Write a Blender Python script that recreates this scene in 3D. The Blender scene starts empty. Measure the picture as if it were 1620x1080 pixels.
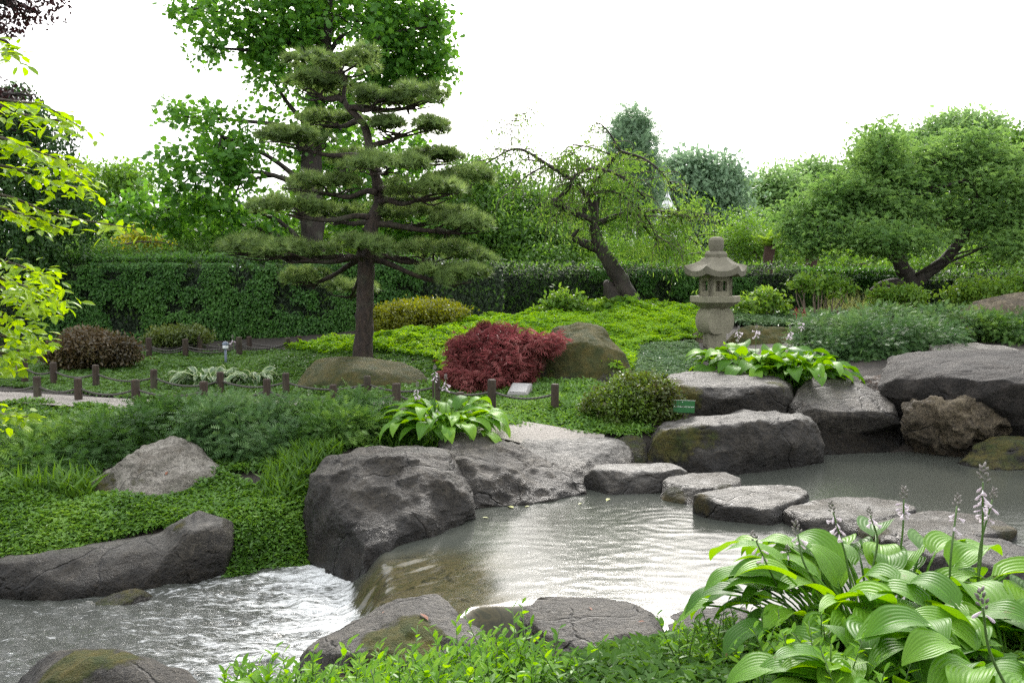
import bpy, bmesh, math, random
import numpy as np
from mathutils import Vector, Matrix, Euler
rng = np.random.default_rng(7)
random.seed(7)
SC = bpy.context.scene
COL = SC.collection
# ------------------------------------------------------------------ camera, sky, sun, exposure
F = 1440.0; CAMZ = 2.0; PITCH = math.atan(120.0 / F)
cam = bpy.data.objects.new('camera', bpy.data.cameras.new('camera')); COL.objects.link(cam)
cam.data.sensor_width = 36; cam.data.lens = 32; cam.data.clip_end = 2000; cam.data.clip_start = 0.05
cam.location = (0, 0, CAMZ); cam.rotation_euler = (math.pi / 2 - PITCH, 0, 0)
SC.camera = cam
SUN = Vector((0.10, 0.82, 0.56)).normalized()
W = bpy.data.worlds.new('World'); SC.world = W; W.use_nodes = True
nt = W.node_tree; nt.nodes.clear()
sky = nt.nodes.new('ShaderNodeTexSky'); sky.sky_type = 'NISHITA'; sky.sun_disc = False
sky.sun_elevation = math.asin(SUN.z); sky.sun_rotation = math.atan2(SUN.x, SUN.y); sky.dust_density = 10
mx = nt.nodes.new('ShaderNodeMix'); mx.data_type = 'RGBA'; mx.inputs[0].default_value = 0.5
mx.inputs[7].default_value = (17.0, 17.3, 17.8, 1)
bg = nt.nodes.new('ShaderNodeBackground'); bg.inputs[1].default_value = 0.1
wo = nt.nodes.new('ShaderNodeOutputWorld')
hs = nt.nodes.new('ShaderNodeHueSaturation'); hs.inputs['Saturation'].default_value = 0.4
nt.links.new(sky.outputs[0], hs.inputs['Color']); nt.links.new(hs.outputs[0], mx.inputs[6]); nt.links.new(mx.outputs[2], bg.inputs[0]); nt.links.new(bg.outputs[0], wo.inputs[0])
sl = bpy.data.lights.new('sun', 'SUN'); sl.energy = 1.5; sl.angle = math.radians(14); sl.color = (1, 0.96, 0.9)
so = bpy.data.objects.new('sun', sl); COL.objects.link(so); so.rotation_euler = SUN.to_track_quat('Z', 'Y').to_euler(); so.location = (2, 20, 18)
SC.view_settings.view_transform = 'Standard'; SC.view_settings.look = 'None'
SC.view_settings.exposure = 1.1; SC.view_settings.gamma = 1; SC.view_settings.use_curve_mapping = False
SC.cycles.max_bounces = 6; SC.cycles.diffuse_bounces = 3; SC.cycles.glossy_bounces = 3; SC.cycles.transmission_bounces = 4
SC.cycles.transparent_max_bounces = 6; SC.cycles.use_denoising = False; SC.cycles.sample_clamp_indirect = 4; SC.cycles.sample_clamp_direct = 12

# ------------------------------------------------------------------ pixel <-> place helpers (photo pixels, 1620 x 1080)
cp, sp_ = math.cos(PITCH), math.sin(PITCH)
def ray(px, py):
    a = (px - 810) / F; b = -(py - 540) / F
    return np.array([a, cp + b * sp_, -sp_ + b * cp])
def G(px, py, z):
    d = ray(px, py); t = (z - CAMZ) / d[2]; return np.array([0, 0, CAMZ]) + d * t
def D(px, py, Y):
    d = ray(px, py); return np.array([0, 0, CAMZ]) + d * (Y / d[1])
def mpp(Y): return Y / F
# ------------------------------------------------------------------ noise
def _h(ix, iy, iz):
    n = (ix.astype(np.int64) * 374761393 + iy.astype(np.int64) * 668265263 + iz.astype(np.int64) * 2147483647 + 974711) & 0xFFFFFFFF
    n = ((n ^ (n >> 13)) * 1274126177) & 0xFFFFFFFF
    n = ((n ^ (n >> 16)) * 2246822519) & 0xFFFFFFFF
    return ((n ^ (n >> 15)) & 0xFFFFFF) / float(0xFFFFFF)
def vn(p):
    p = np.asarray(p, float); i = np.floor(p).astype(np.int64); f = p - i; f = f * f * (3 - 2 * f)
    o = 0
    for a in (0, 1):
        wx = f[:, 0] if a else 1 - f[:, 0]
        for b in (0, 1):
            wy = f[:, 1] if b else 1 - f[:, 1]
            for c in (0, 1):
                wz = f[:, 2] if c else 1 - f[:, 2]
                o = o + wx * wy * wz * _h(i[:, 0] + a, i[:, 1] + b, i[:, 2] + c)
    return o * 2 - 1
def fbm(p, octv=4, gain=.5):
    p = np.asarray(p, float); o = 0; a = 1; s = 0
    for k in range(octv):
        o = o + a * vn(p * (2.03 ** k) + 17.3 * k); s += a; a *= gain
    return o / s
def sstep(a, b, x):
    t = np.clip((x - a) / (b - a), 0, 1); return t * t * (3 - 2 * t)
def nrm(v): return v / np.maximum(np.linalg.norm(v, axis=-1, keepdims=True), 1e-9)
# ------------------------------------------------------------------ objects
def tag(o, label=None, cat=None, group=None, kind=None):
    if label: o['label'] = label
    if cat: o['category'] = cat
    if group: o['group'] = group
    if kind: o['kind'] = kind
    return o
def root(name, loc, label, cat, group=None):
    o = bpy.data.objects.new(name, None); COL.objects.link(o); o.location = loc; o.empty_display_size = .1
    return tag(o, label, cat, group)
def mesh_np(name, v, f, rnd=None, smooth=False, uv=None):
    """v (N,3); f (M,k) int array"""
    me = bpy.data.meshes.new(name); v = np.asarray(v, np.float32); f = np.asarray(f, np.int32)
    k = f.shape[1]
    me.vertices.add(len(v)); me.vertices.foreach_set('co', v.ravel())
    me.loops.add(f.size); me.loops.foreach_set('vertex_index', f.ravel())
    me.polygons.add(len(f)); me.polygons.foreach_set('loop_start', np.arange(0, f.size, k, dtype=np.int32))
    me.polygons.foreach_set('use_smooth', np.full(len(f), bool(smooth)))
    me.update(calc_edges=True)
    if rnd is not None:
        for nm, arr in (rnd.items() if isinstance(rnd, dict) else (('rnd', rnd),)):
            a = me.attributes.new(nm, 'FLOAT', 'POINT'); a.data.foreach_set('value', np.asarray(arr, np.float32))
    if uv is not None:
        u = me.uv_layers.new(name='UVMap'); u.data.foreach_set('uv', np.asarray(uv, np.float32)[f.ravel()].ravel())
    return me
def link(name, me, m=None, parent=None, loc=None):
    o = bpy.data.objects.new(name, me); COL.objects.link(o)
    if m is not None and me is not None and not me.materials: me.materials.append(m)
    if parent is not None: o.parent = parent
    if loc is not None: o.location = loc
    return o
class MB:
    def __init__(s): s.v = []; s.f = []; s.r = []; s.n = 0
    def add(s, v, f, r=None):
        v = np.asarray(v, float)
        if len(v) == 0: return s
        f = np.asarray(f, np.int64)
        if f.shape[1] == 4: f = np.concatenate([f[:, [0, 1, 2]], f[:, [0, 2, 3]]])
        s.v.append(v); s.f.append(f + s.n); s.n += len(v)
        s.r.append(np.full(len(v), .5 if r is None else r) if np.isscalar(r) or r is None else np.asarray(r)); return s
    def mesh(s, name, off=(0, 0, 0), smooth=False):
        return mesh_np(name, np.concatenate(s.v) - np.array(off), np.concatenate(s.f), np.concatenate(s.r), smooth)
    def build(s, name, m, parent=None, smooth=False, loc=None):
        if not s.v: return None
        if parent is not None:
            off = np.array(parent.matrix_basis.translation)
            pp = parent.parent
            while pp is not None: off = off + np.array(pp.matrix_basis.translation); pp = pp.parent
            return link(name, s.mesh(name, off, smooth), m, parent)
        if loc is None:
            a = np.concatenate(s.v); loc = np.array([(a[:, 0].min() + a[:, 0].max()) / 2, (a[:, 1].min() + a[:, 1].max()) / 2, a[:, 2].min()])
        return link(name, s.mesh(name, loc, smooth), m, None, loc)
def catmull(P, n=4):
    P = np.asarray(P, float)
    if len(P) < 3: 
        t = np.linspace(0, 1, n + 1)[:, None]; return P[0] * (1 - t) + P[-1] * t
    Q = np.vstack([2 * P[0] - P[1], P, 2 * P[-1] - P[-2]]); out = []
    for i in range(1, len(Q) - 2):
        for t in np.linspace(0, 1, n, endpoint=False):
            a, b, c, d = Q[i - 1], Q[i], Q[i + 1], Q[i + 2]
            out.append(.5 * ((2 * b) + (-a + c) * t + (2 * a - 5 * b + 4 * c - d) * t * t + (-a + 3 * b - 3 * c + d) * t ** 3))
    out.append(P[-1]); return np.array(out)
def tube(P, R, sides=6, n=4, rough=0.0, twist=None):
    """P points, R radii (same count) -> verts, tris"""
    P = np.asarray(P, float); R = np.asarray(R, float)
    C = catmull(P, n); rr = np.interp(np.linspace(0, 1, len(C)), np.linspace(0, 1, len(R)), R)
    T = nrm(np.gradient(C, axis=0)); up = np.array([0, 0, 1.0]) if abs(T[:, 2]).mean() < .8 else np.array([1.0, 0, 0])
    A = nrm(np.cross(T, up)); B = np.cross(A, T)
    th = np.arange(sides) * 2 * math.pi / sides
    rad = rr[:, None] * np.ones(sides)[None]
    if twist is not None:
        s = np.r_[0, np.cumsum(np.linalg.norm(np.diff(C, axis=0), axis=1))]
        rad = rad * (1 + .28 * np.cos(3 * th[None] - s[:, None] * twist))
    V = C[:, None] + rad[..., None] * (np.cos(th)[None, :, None] * A[:, None] + np.sin(th)[None, :, None] * B[:, None])
    if rough: V = V + (fbm(V.reshape(-1, 3) * 9, 3).reshape(V.shape[:2])[..., None]) * rough * rr[:, None, None] * nrm(V - C[:, None])
    m = len(C); i = np.arange(m - 1)[:, None] * sides; j = np.arange(sides)[None]; k = (j + 1) % sides
    a = (i + j).ravel(); b = (i + k).ravel(); c = (i + sides + k).ravel(); d = (i + sides + j).ravel()
    f = np.concatenate([np.stack([a, b, c], 1), np.stack([a, c, d], 1)])
    V = V.reshape(-1, 3); n0 = len(V); V = np.vstack([V, C[0], C[-1]])
    cap = [[n0, (q + 1) % sides, q] for q in range(sides)] + [[n0 + 1, (m - 1) * sides + q, (m - 1) * sides + (q + 1) % sides] for q in range(sides)]
    return V, np.concatenate([f, np.array(cap)])
def basis(d, n):
    d = nrm(d); y = nrm(np.cross(n, d)); z = np.cross(d, y); return np.stack([d, y, z], -1)
def scat(tv, tf, pos, R, sc):
    tv = np.asarray(tv, float); tf = np.asarray(tf, np.int64); N = len(pos)
    sc = np.broadcast_to(np.asarray(sc, float), (N,))
    V = pos[:, None] + sc[:, None, None] * np.einsum('nij,kj->nki', R, tv)
    Fx = (np.arange(N)[:, None, None] * len(tv) + tf[None]).reshape(-1, tf.shape[1])
    return V.reshape(-1, 3), Fx
def put(mb, tm, pos, d, n, sc, rnd=None):
    tv, tf = tm
    if len(pos) == 0: return
    V, Fx = scat(tv, tf, np.asarray(pos), basis(np.asarray(d), np.asarray(n)), sc)
    r = rng.random(len(pos)) if rnd is None else rnd
    mb.add(V, Fx, np.repeat(r, len(tv)))
# leaf shapes: axis +x, normal +z, length 1
L_OVAL = ([(0, 0, 0), (.3, .22, .05), (.7, .2, .03), (1, 0, -.1), (.7, -.2, .03), (.3, -.22, .05), (.5, 0, 0)],
          [(0, 6, 1), (1, 6, 2), (2, 6, 3), (3, 6, 4), (4, 6, 5), (5, 6, 0)])
L_DIA = ([(0, 0, 0), (.5, .27, .06), (1, 0, -.06), (.5, -.27, .06)], [(0, 2, 1), (0, 3, 2)])
L_LANCE = ([(0, 0, 0), (.45, .14, .04), (1, 0, -.1), (.45, -.14, .04)], [(0, 2, 1), (0, 3, 2)])
L_TULIP = ([(0, 0, 0), (.12, .38, .04), (.55, .48, .0), (.7, .2, 0), (1, .36, -.06), (.86, 0, -.02), (1, -.36, -.06), (.7, -.2, 0), (.55, -.48, 0), (.12, -.38, .04)],
           [(0, 5, 3), (0, 3, 1), (1, 3, 2), (3, 5, 4), (0, 7, 5), (0, 9, 7), (9, 8, 7), (7, 6, 5)])
def _trifol(k, spread):
    v = []; f = []
    for i in range(k):
        a = (i - (k - 1) / 2) * spread; c, s = math.cos(a), math.sin(a); b = len(v)
        for (x, y, z) in [(0.05, 0, 0), (.5, .24, .1), (1, 0, -.12), (.5, -.24, .1)]:
            v.append((x * c - y * s, x * s + y * c, z))
        f += [(b, b + 2, b + 1), (b, b + 3, b + 2)]
    return (v, f)
L_TRI = _trifol(3, 1.6)
L_WHORL = _trifol(5, 2 * math.pi / 5)
L_FAN = _trifol(5, .75)
def _lace():
    v = []; f = []
    for i in range(7):
        a = (i - 3) * .5; L = 1 - .09 * abs(i - 3); c, s = math.cos(a), math.sin(a); b = len(v)
        for (x, y, z) in [(0, 0, 0), (.45 * L, .07, -.08), (L, 0, -.45 * L), (.45 * L, -.07, -.08)]:
            v.append((x * c - y * s, x * s + y * c, z))
        f += [(b, b + 2, b + 1), (b, b + 3, b + 2)]
    return (v, f)
L_LACE = _lace()
def _spray(nn, w, up=.0):
    """feathery twig with needles on both sides"""
    v = [(0, 0, 0), (0, .015, 0), (1, 0, -.1)]; f = [(0, 1, 2)]
    for i in range(nn):
        x = .08 + .9 * i / nn; z = -.1 * x * x
        for s in (1, -1):
            b = len(v); l = w * (1 - .5 * x)
            v += [(x, 0, z), (x + l * .55, s * l, z + up * l), (x + .15, 0, z)]; f.append((b, b + 1, b + 2))
    return (v, f)
L_YEW = _spray(4, .42, .2)
L_FERNY = _spray(5, .34, .25)
def rand_dirs(n):
    v = rng.normal(size=(n, 3)); return nrm(v)
# ------------------------------------------------------------------ materials
class NT:
    def __init__(s, name):
        s.m = bpy.data.materials.new(name); s.m.use_nodes = True; s.t = s.m.node_tree; s.t.nodes.clear()
        s.out = s.t.nodes.new('ShaderNodeOutputMaterial')
    def n(s, typ, ins=None, **kw):
        nd = s.t.nodes.new('ShaderNode' + typ)
        for k, v in kw.items(): setattr(nd, k, v)
        for k, v in (ins or {}).items():
            if isinstance(v, bpy.types.NodeSocket): s.t.links.new(v, nd.inputs[k])
            else:
                if isinstance(v, tuple) and len(v) == 3 and nd.inputs[k].type == 'RGBA': v = v + (1,)
                nd.inputs[k].default_value = v
        return nd
    def mix(s, fac, a, b, mode='MIX'):
        nd = s.n('Mix', None, data_type='RGBA', blend_type=mode)
        for k, v in ((0, fac), (6, a), (7, b)):
            if isinstance(v, bpy.types.NodeSocket): s.t.links.new(v, nd.inputs[k])
            else: nd.inputs[k].default_value = v + (1,) if isinstance(v, tuple) and len(v) == 3 else v
        return nd.outputs[2]
    def math(s, op, a, b=0.0, c=0.0):
        nd = s.n('Math', {0: a, 1: b, 2: c}, operation=op); return nd.outputs[0]
    def ramp(s, fac, stops):
        nd = s.n('ValToRGB', {0: fac}); r = nd.color_ramp
        while len(r.elements) < len(stops): r.elements.new(.5)
        for e, (p, c) in zip(r.elements, stops):
            e.position = p; e.color = tuple(c) + (1,) if len(c) == 3 else c
        return nd.outputs[0]
    def noise(s, scale, detail=4, rough=.55, vec=None, dist=0.0):
        ins = {'Scale': scale, 'Detail': detail, 'Roughness': rough, 'Distortion': dist}
        if vec is not None: ins['Vector'] = vec
        return s.n('TexNoise', ins).outputs[0]
    def obj(s): return s.n('TexCoord').outputs['Object']
    def pos(s): return s.n('NewGeometry').outputs['Position']
    def attr(s, name): return s.n('Attribute', None, attribute_name=name).outputs['Fac']
    def end(s, sh): s.t.links.new(sh, s.out.inputs[0]); return s.m
def leaf_mat(name, c1, c2, tr=None, transl=.35, rough=.38, spec=.5, big=1.2, c3=None, vein=False):
    wm = lambda c: None if c is None else (min(1, c[0] * 1.06), c[1], c[2] * .9)
    c1, c2, c3 = wm(c1), wm(c2), wm(c3)
    m = NT(name); r = m.attr('rnd')
    if vein: r = m.n('ObjectInfo').outputs['Random']
    big_n = m.noise(big, 2, .5, m.pos())
    f = m.math('MULTIPLY_ADD', r, .75, m.math('MULTIPLY', m.math('SUBTRACT', big_n, .4), 1.3))
    stops = [(.1, c1), (.9, c2)] if c3 is None else [(.08, c1), (.6, c2), (.95, c3)]
    col = m.ramp(f, stops)
    bump = None
    if vein:
        uv = m.n('TexCoord').outputs['UV']; sx = m.n('SeparateXYZ', {0: uv})
        w = m.math('SINE', m.math('MULTIPLY', sx.outputs[1], 62.0))
        col = m.mix(m.math('MULTIPLY', m.math('ADD', w, 1.0), .05), col, tuple(x * .45 for x in c1))
        mid = m.math('LESS_THAN', m.math('ABSOLUTE', m.math('SUBTRACT', sx.outputs[1], .5)), .012)
        col = m.mix(m.math('MULTIPLY', mid, .4), col, tuple(min(1, x * 2.2) for x in c2))
        spot = m.ramp(m.noise(28, 4, .6, m.n('VectorMath', {0: m.obj(), 1: m.n('ObjectInfo').outputs['Location']}, operation='ADD').outputs[0]), [(.69, (0, 0, 0)), (.73, (.8, .8, .8))])
        col = m.mix(spot, col, (.16, .11, .04))
        bump = m.n('Bump', {'Strength': .3, 'Distance': .003, 'Height': w}).outputs[0]
        if vein == 'edge':
            ed = m.math('MULTIPLY_ADD', m.noise(14, 2, .5, m.obj()), .3, m.math('ABSOLUTE', m.math('MULTIPLY_ADD', sx.outputs[1], 2.0, -1.0)))
            col = m.mix(m.ramp(ed, [(.80, (0, 0, 0)), (.9, (1, 1, 1))]), col, (.36, .44, .24))
    ins = {'Base Color': col, 'Roughness': rough, 'Specular IOR Level': spec}
    if bump is not None: ins['Normal'] = bump
    p = m.n('BsdfPrincipled', ins)
    hs = m.n('HueSaturation', {'Hue': .48, 'Saturation': 1.1, 'Value': 1.6, 'Color': col}).outputs[0] if tr is None else m.mix(.5, col, tr)
    t = m.n('BsdfTranslucent', {'Color': hs})
    return m.end(m.n('MixShader', {0: transl, 1: p.outputs[0], 2: t.outputs[0]}).outputs[0])
def bark_mat(name, c1, c2, scale=(18, 18, 4), bump=.02):
    m = NT(name); mp = m.n('Mapping', {'Vector': m.obj(), 'Scale': scale}).outputs[0]
    n1 = m.noise(1.0, 6, .65, mp); n2 = m.noise(3, 3, .5, m.obj())
    col = m.mix(m.ramp(n1, [(.35, (0, 0, 0)), (.65, (1, 1, 1))]), c1, c2)
    col = m.mix(m.ramp(n2, [(.55, (0, 0, 0)), (.75, (.6, .6, .6))]), col, (.09, .1, .06))
    b = m.n('Bump', {'Strength': .9, 'Distance': bump, 'Height': n1}).outputs[0]
    return m.end(m.n('BsdfPrincipled', {'Base Color': col, 'Roughness': .8, 'Normal': b}).outputs[0])
def rock_mat(name, c1, c2, c3, moss1=(.06, .085, .012), moss2=(.19, .15, .025), rough=.55, speck=1.0):
    m = NT(name); P = m.pos()
    n1 = m.noise(2.2, 7, .68, P, 1.2); n2 = m.noise(26, 5, .7, P); n3 = m.noise(110, 3, .7, P); n4 = m.noise(9, 5, .65, P, .8)
    col = m.ramp(n1, [(.36, c1), (.52, c2), (.66, c3)])
    stain = m.ramp(m.noise(5, 6, .65, m.n('Mapping', {'Vector': P, 'Scale': (1, 1, .35)}).outputs[0], .5), [(.5, (0, 0, 0)), (.66, (.7, .7, .7))])
    col = m.mix(stain, col, tuple(x * k for x, k in zip(c1, (.7, .62, .5))))
    cv = m.n('TexVoronoi', {'Vector': m.mix(.16, P, m.n('TexNoise', {'Vector': P, 'Scale': 4.0, 'Detail': 4.0}).outputs[1]), 'Scale': 2.1}, feature='DISTANCE_TO_EDGE').outputs['Distance']
    crk = m.math('MULTIPLY', m.ramp(cv, [(.004, (1, 1, 1)), (.022, (0, 0, 0))]), m.ramp(m.noise(1.7, 3, .5, P), [(.46, (0, 0, 0)), (.56, (1, 1, 1))]))
    col = m.mix(m.math('MULTIPLY', crk, .5), col, tuple(x * .35 for x in c1))
    edge = m.ramp(m.n('NewGeometry').outputs['Pointiness'], [(.53, (0, 0, 0)), (.62, (.55, .55, .55))])
    col = m.mix(edge, col, tuple(min(1, x * 1.25) for x in c3))
    col = m.mix(m.ramp(n2, [(.42, (.62, .62, .62)), (.52, (0, 0, 0))]), col, tuple(x * .4 for x in c1))
    col = m.mix(m.ramp(n3, [(.56, (0, 0, 0)), (.68, (.75 * speck, .75 * speck, .75 * speck))]), col, tuple(min(1, x * 1.9) for x in c3))
    lich = m.ramp(n4, [(.60, (0, 0, 0)), (.68, (.55, .55, .55))])
    col = m.mix(lich, col, tuple(min(1, x * 1.35) for x in c3))
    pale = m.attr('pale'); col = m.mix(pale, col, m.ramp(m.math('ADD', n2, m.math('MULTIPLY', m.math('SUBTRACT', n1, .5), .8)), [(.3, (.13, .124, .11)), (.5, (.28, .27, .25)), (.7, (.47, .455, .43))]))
    wet = m.attr('wet'); col = m.mix(wet, col, m.mix(1.0, col, (.30, .27, .22), 'MULTIPLY'))
    mo = m.attr('moss'); mn = m.noise(13, 8, .78, P)
    mf = m.ramp(m.math('ADD', mo, m.math('MULTIPLY', m.math('SUBTRACT', mn, .5), 1.7)), [(.38, (0, 0, 0)), (.68, (1, 1, 1))])
    mcol = m.mix(m.ramp(m.noise(7, 4, .6, P), [(.35, (0, 0, 0)), (.65, (1, 1, 1))]), moss1, moss2)
    mcol = m.mix(m.math('MULTIPLY', m.noise(150, 2, .5, P), .8), mcol, tuple(x * .4 for x in moss1))
    col = m.mix(mf, col, mcol)
    rg = m.math('ADD', m.math('MULTIPLY', wet, -.22), m.math('MULTIPLY_ADD', mf, .3, rough))
    hgt = m.math('ADD', m.math('MULTIPLY', n4, .9), m.math('ADD', m.math('MULTIPLY', n2, 1.1), m.math('MULTIPLY', n3, .35)))
    hgt = m.math('ADD', hgt, m.math('MULTIPLY', m.math('MULTIPLY', m.noise(90, 3, .6, P), mf), 1.2))
    hgt = m.math('SUBTRACT', hgt, m.math('MULTIPLY', crk, .8))
    b = m.n('Bump', {'Strength': 1.0, 'Distance': .05, 'Height': hgt}).outputs[0]
    return m.end(m.n('BsdfPrincipled', {'Base Color': col, 'Roughness': rg, 'Normal': b, 'Specular IOR Level': .45}).outputs[0])
ROCK_DARK = rock_mat('rock_dark', (.010, .0082, .0055), (.029, .0235, .0165), (.076, .064, .047), rough=.6)
ROCK_GREY = rock_mat('rock_grey', (.0165, .014, .0105), (.048, .041, .031), (.118, .102, .079), rough=.62)
ROCK_STEP = rock_mat('rock_step', (.015, .012, .008), (.039, .032, .022), (.085, .072, .052), moss1=(.04, .045, .010), moss2=(.13, .09, .018))
ROCK_BIG = rock_mat('rock_big', (.010, .0085, .007), (.028, .023, .019), (.06, .05, .042), rough=.78)
ROCK_TAN = rock_mat('rock_tan', (.05, .038, .022), (.13, .10, .06), (.22, .18, .115), rough=.75)
ROCK_MOSSY = rock_mat('rock_mossy', (.05, .045, .04), (.10, .095, .09), (.22, .21, .2), moss1=(.055, .075, .010), moss2=(.17, .135, .022))
ROCK_DRY = rock_mat('rock_dry', (.14, .125, .10), (.23, .21, .175), (.36, .335, .29), rough=.8)
def plain(name, col, rough=.6, var=.25, scale=30, bump=.004, spec=.4, metal=0):
    m = NT(name); n = m.noise(scale, 5, .6, m.obj())
    c = m.mix(n, tuple(x * (1 - var) for x in col), tuple(min(1, x * (1 + var)) for x in col))
    b = m.n('Bump', {'Strength': .6, 'Distance': bump, 'Height': n}).outputs[0]
    return m.end(m.n('BsdfPrincipled', {'Base Color': c, 'Roughness': rough, 'Normal': b, 'Specular IOR Level': spec, 'Metallic': metal}).outputs[0])
BARK_PINE = bark_mat('bark_pine', (.012, .008, .006), (.055, .036, .025), (22, 22, 7), .06)
BARK = bark_mat('bark', (.04, .032, .024), (.10, .08, .06))
BARK_DARK = bark_mat('bark_dark', (.012, .009, .007), (.038, .028, .021), (18, 18, 4), .04)
BARK_PALE = bark_mat('bark_pale', (.12, .09, .07), (.24, .18, .14))
WOOD = bark_mat('post_wood', (.018, .012, .008), (.058, .037, .024), (40, 40, 3), .004)
ROPE = plain('rope_fibre', (.075, .07, .062), .8, .3, 60)
STEM = plain('green_stem', (.07, .13, .03), .5)

# ------------------------------------------------------------------ terrain
CP = np.array([
 (-.2,5.8,-.5),(1,6,-.55),(2.5,6.5,-.5),(1,7.3,-.5),(3,8.2,-.5),(4.5,8.6,-.5),(5.8,8,-.45),(2.2,7.6,-.5),(4.5,7.2,-.45),
 (-1.6,5.6,-.8),(-2.5,6,-.8),(-3.5,5.7,-.8),(-5.5,5.2,-.8),(-1.8,5.0,-.75),(-3,5.0,-.7),(-1.5,6.6,-.75),
 (-3.0,7.7,.03),(-2.4,7.6,.03),(-3.6,7.8,.05),(-3,8.2,.10),(-1.1,3.1,.3),(-5.5,6.9,0.),(-4,7.3,.06),(-3.4,6.95,-.12),(-2.5,7.1,-.1),(-1.75,7.2,-.12),(-2,7.7,.12),(-1.3,8.0,.22),(-3,8.6,.22),(-1,8.8,.3),(0,9,.3),(-5,9,.3),(-4,10.3,.4),(-2,10.2,.4),(-.3,9.9,.4),(.9,9.6,.38),(1.7,9.9,.42),
 (-6.5,12,.45),(-3,12,.47),(0,11.5,.5),(1.6,12,.62),(-2,12.6,.68),(.5,14,.88),(3.2,14,.74),(-4,15,.62),(-7,16,.6),(0,17,1.02),(2,17.3,1.15),(4.2,17,1.05),(6,16,1.0),(8,14,.95),(-10,17,.6),(-12,10,.4),(12,10,.7),
 (2.5,11.2,.5),(3.6,11.2,.62),(4.4,11,.62),(6.5,10.6,.65),(5,13,.8),
 (-3,4.2,-.15),(-3,3.2,.15),(-1.6,3.7,-.05),(-.5,4.2,-.15),(.5,4.3,-.05),(1.5,4.6,-.05),(2.2,4.8,.05),(3.2,5.4,.0),(0,3.3,.28),(1.2,3.1,.55),(2.2,2.9,.62),(0,1,.5),(2,1,.5),(-3,1,.4),(-8,3.4,.2),(-8,1,.3),(4.5,5.2,.2),(6.3,5.8,.3),(8,7.2,.4),(4,3,.5),(8,2,.5),(-8,7.3,.1),
 (0,22,1.0),(-10,25,.8),(10,25,1.1),(0,45,1),(-30,45,1),(30,45,1),(0,150,1),(-150,150,1),(150,150,1),(0,400,1),(-200,20,.8),(200,20,.8),(-20,-30,.5),(20,-30,.5)], float)
def _tps(r2): return np.where(r2 > 1e-12, r2 * np.log(np.maximum(r2, 1e-12)), 0)
_n = len(CP); _d2 = ((CP[:, None, :2] - CP[None, :, :2]) ** 2).sum(-1)
_A = np.zeros((_n + 3, _n + 3)); _A[:_n, :_n] = _tps(_d2) + np.eye(_n) * .05; _A[:_n, _n] = 1; _A[:_n, _n + 1:] = CP[:, :2]; _A[_n:, :_n] = _A[:_n, _n:].T
_w = np.linalg.solve(_A, np.r_[CP[:, 2], 0, 0, 0])
def zg(xy):
    xy = np.atleast_2d(np.asarray(xy, float))[:, :2]; out = np.empty(len(xy))
    for s in range(0, len(xy), 20000):
        q = xy[s:s + 20000]; d2 = ((q[:, None] - CP[None, :, :2]) ** 2).sum(-1)
        out[s:s + 20000] = _tps(d2) @ _w[:_n] + _w[_n] + q @ _w[_n + 1:]
    far = sstep(20, 35, np.hypot(xy[:, 0], xy[:, 1] - 8))
    return np.clip(out, -.9, 1.4) * (1 - far) + 1.0 * far
def T(px, py):
    z = .4
    for _ in range(25): 
        p = G(px, min(py, 1400), min(z, 1.9)); z = .5 * z + .5 * float(zg(p)[0])
    return p
def g1(x, y): return float(zg([[x, y]])[0])
def grid_mesh(xs, ys):
    X, Y = np.meshgrid(xs, ys); n, m = len(xs), len(ys)
    i = (np.arange(m - 1)[:, None] * n + np.arange(n - 1)[None]).ravel()
    return X.ravel(), Y.ravel(), np.stack([i, i + 1, i + n + 1, i + n], 1)
xs = np.r_[-400, -200, -100, -60, -40, -28, -20, -15, np.arange(-11, 11, .12), 12, 15, 20, 28, 40, 60, 100, 200, 400]
ys = np.r_[-40, -20, -8, -2, np.arange(0, 21, .12), 22, 24, 28, 34, 45, 60, 90, 150, 260, 500]
X, Y, Fq = grid_mesh(xs, ys); Z = zg(np.stack([X, Y], 1)) 
near = np.hypot(X, Y - 9) < 14
Z = Z + np.where(near, fbm(np.stack([X * 3, Y * 3, X * 0], 1), 3) * .02, 0)
m = NT('soil'); P = m.pos(); a = m.noise(7, 6, .65, P); b_ = m.noise(60, 4, .7, P)
col = m.ramp(a, [(.3, (.010, .008, .006)), (.6, (.028, .021, .015)), (.8, (.02, .024, .010))])
col = m.mix(m.ramp(b_, [(.62, (0, 0, 0)), (.7, (.7, .7, .7))]), col, (.16, .13, .10))
SOIL = m.end(m.n('BsdfPrincipled', {'Base Color': col, 'Roughness': .85, 'Normal': m.n('Bump', {'Distance': .03, 'Height': m.math('ADD', a, m.math('MULTIPLY', b_, .5))}).outputs[0]}).outputs[0])
tag(link('ground', mesh_np('ground', np.stack([X, Y, Z], 1), Fq, None, True), SOIL), 'dark soil of the garden sloping up from the pond', None, None, 'structure')
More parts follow.
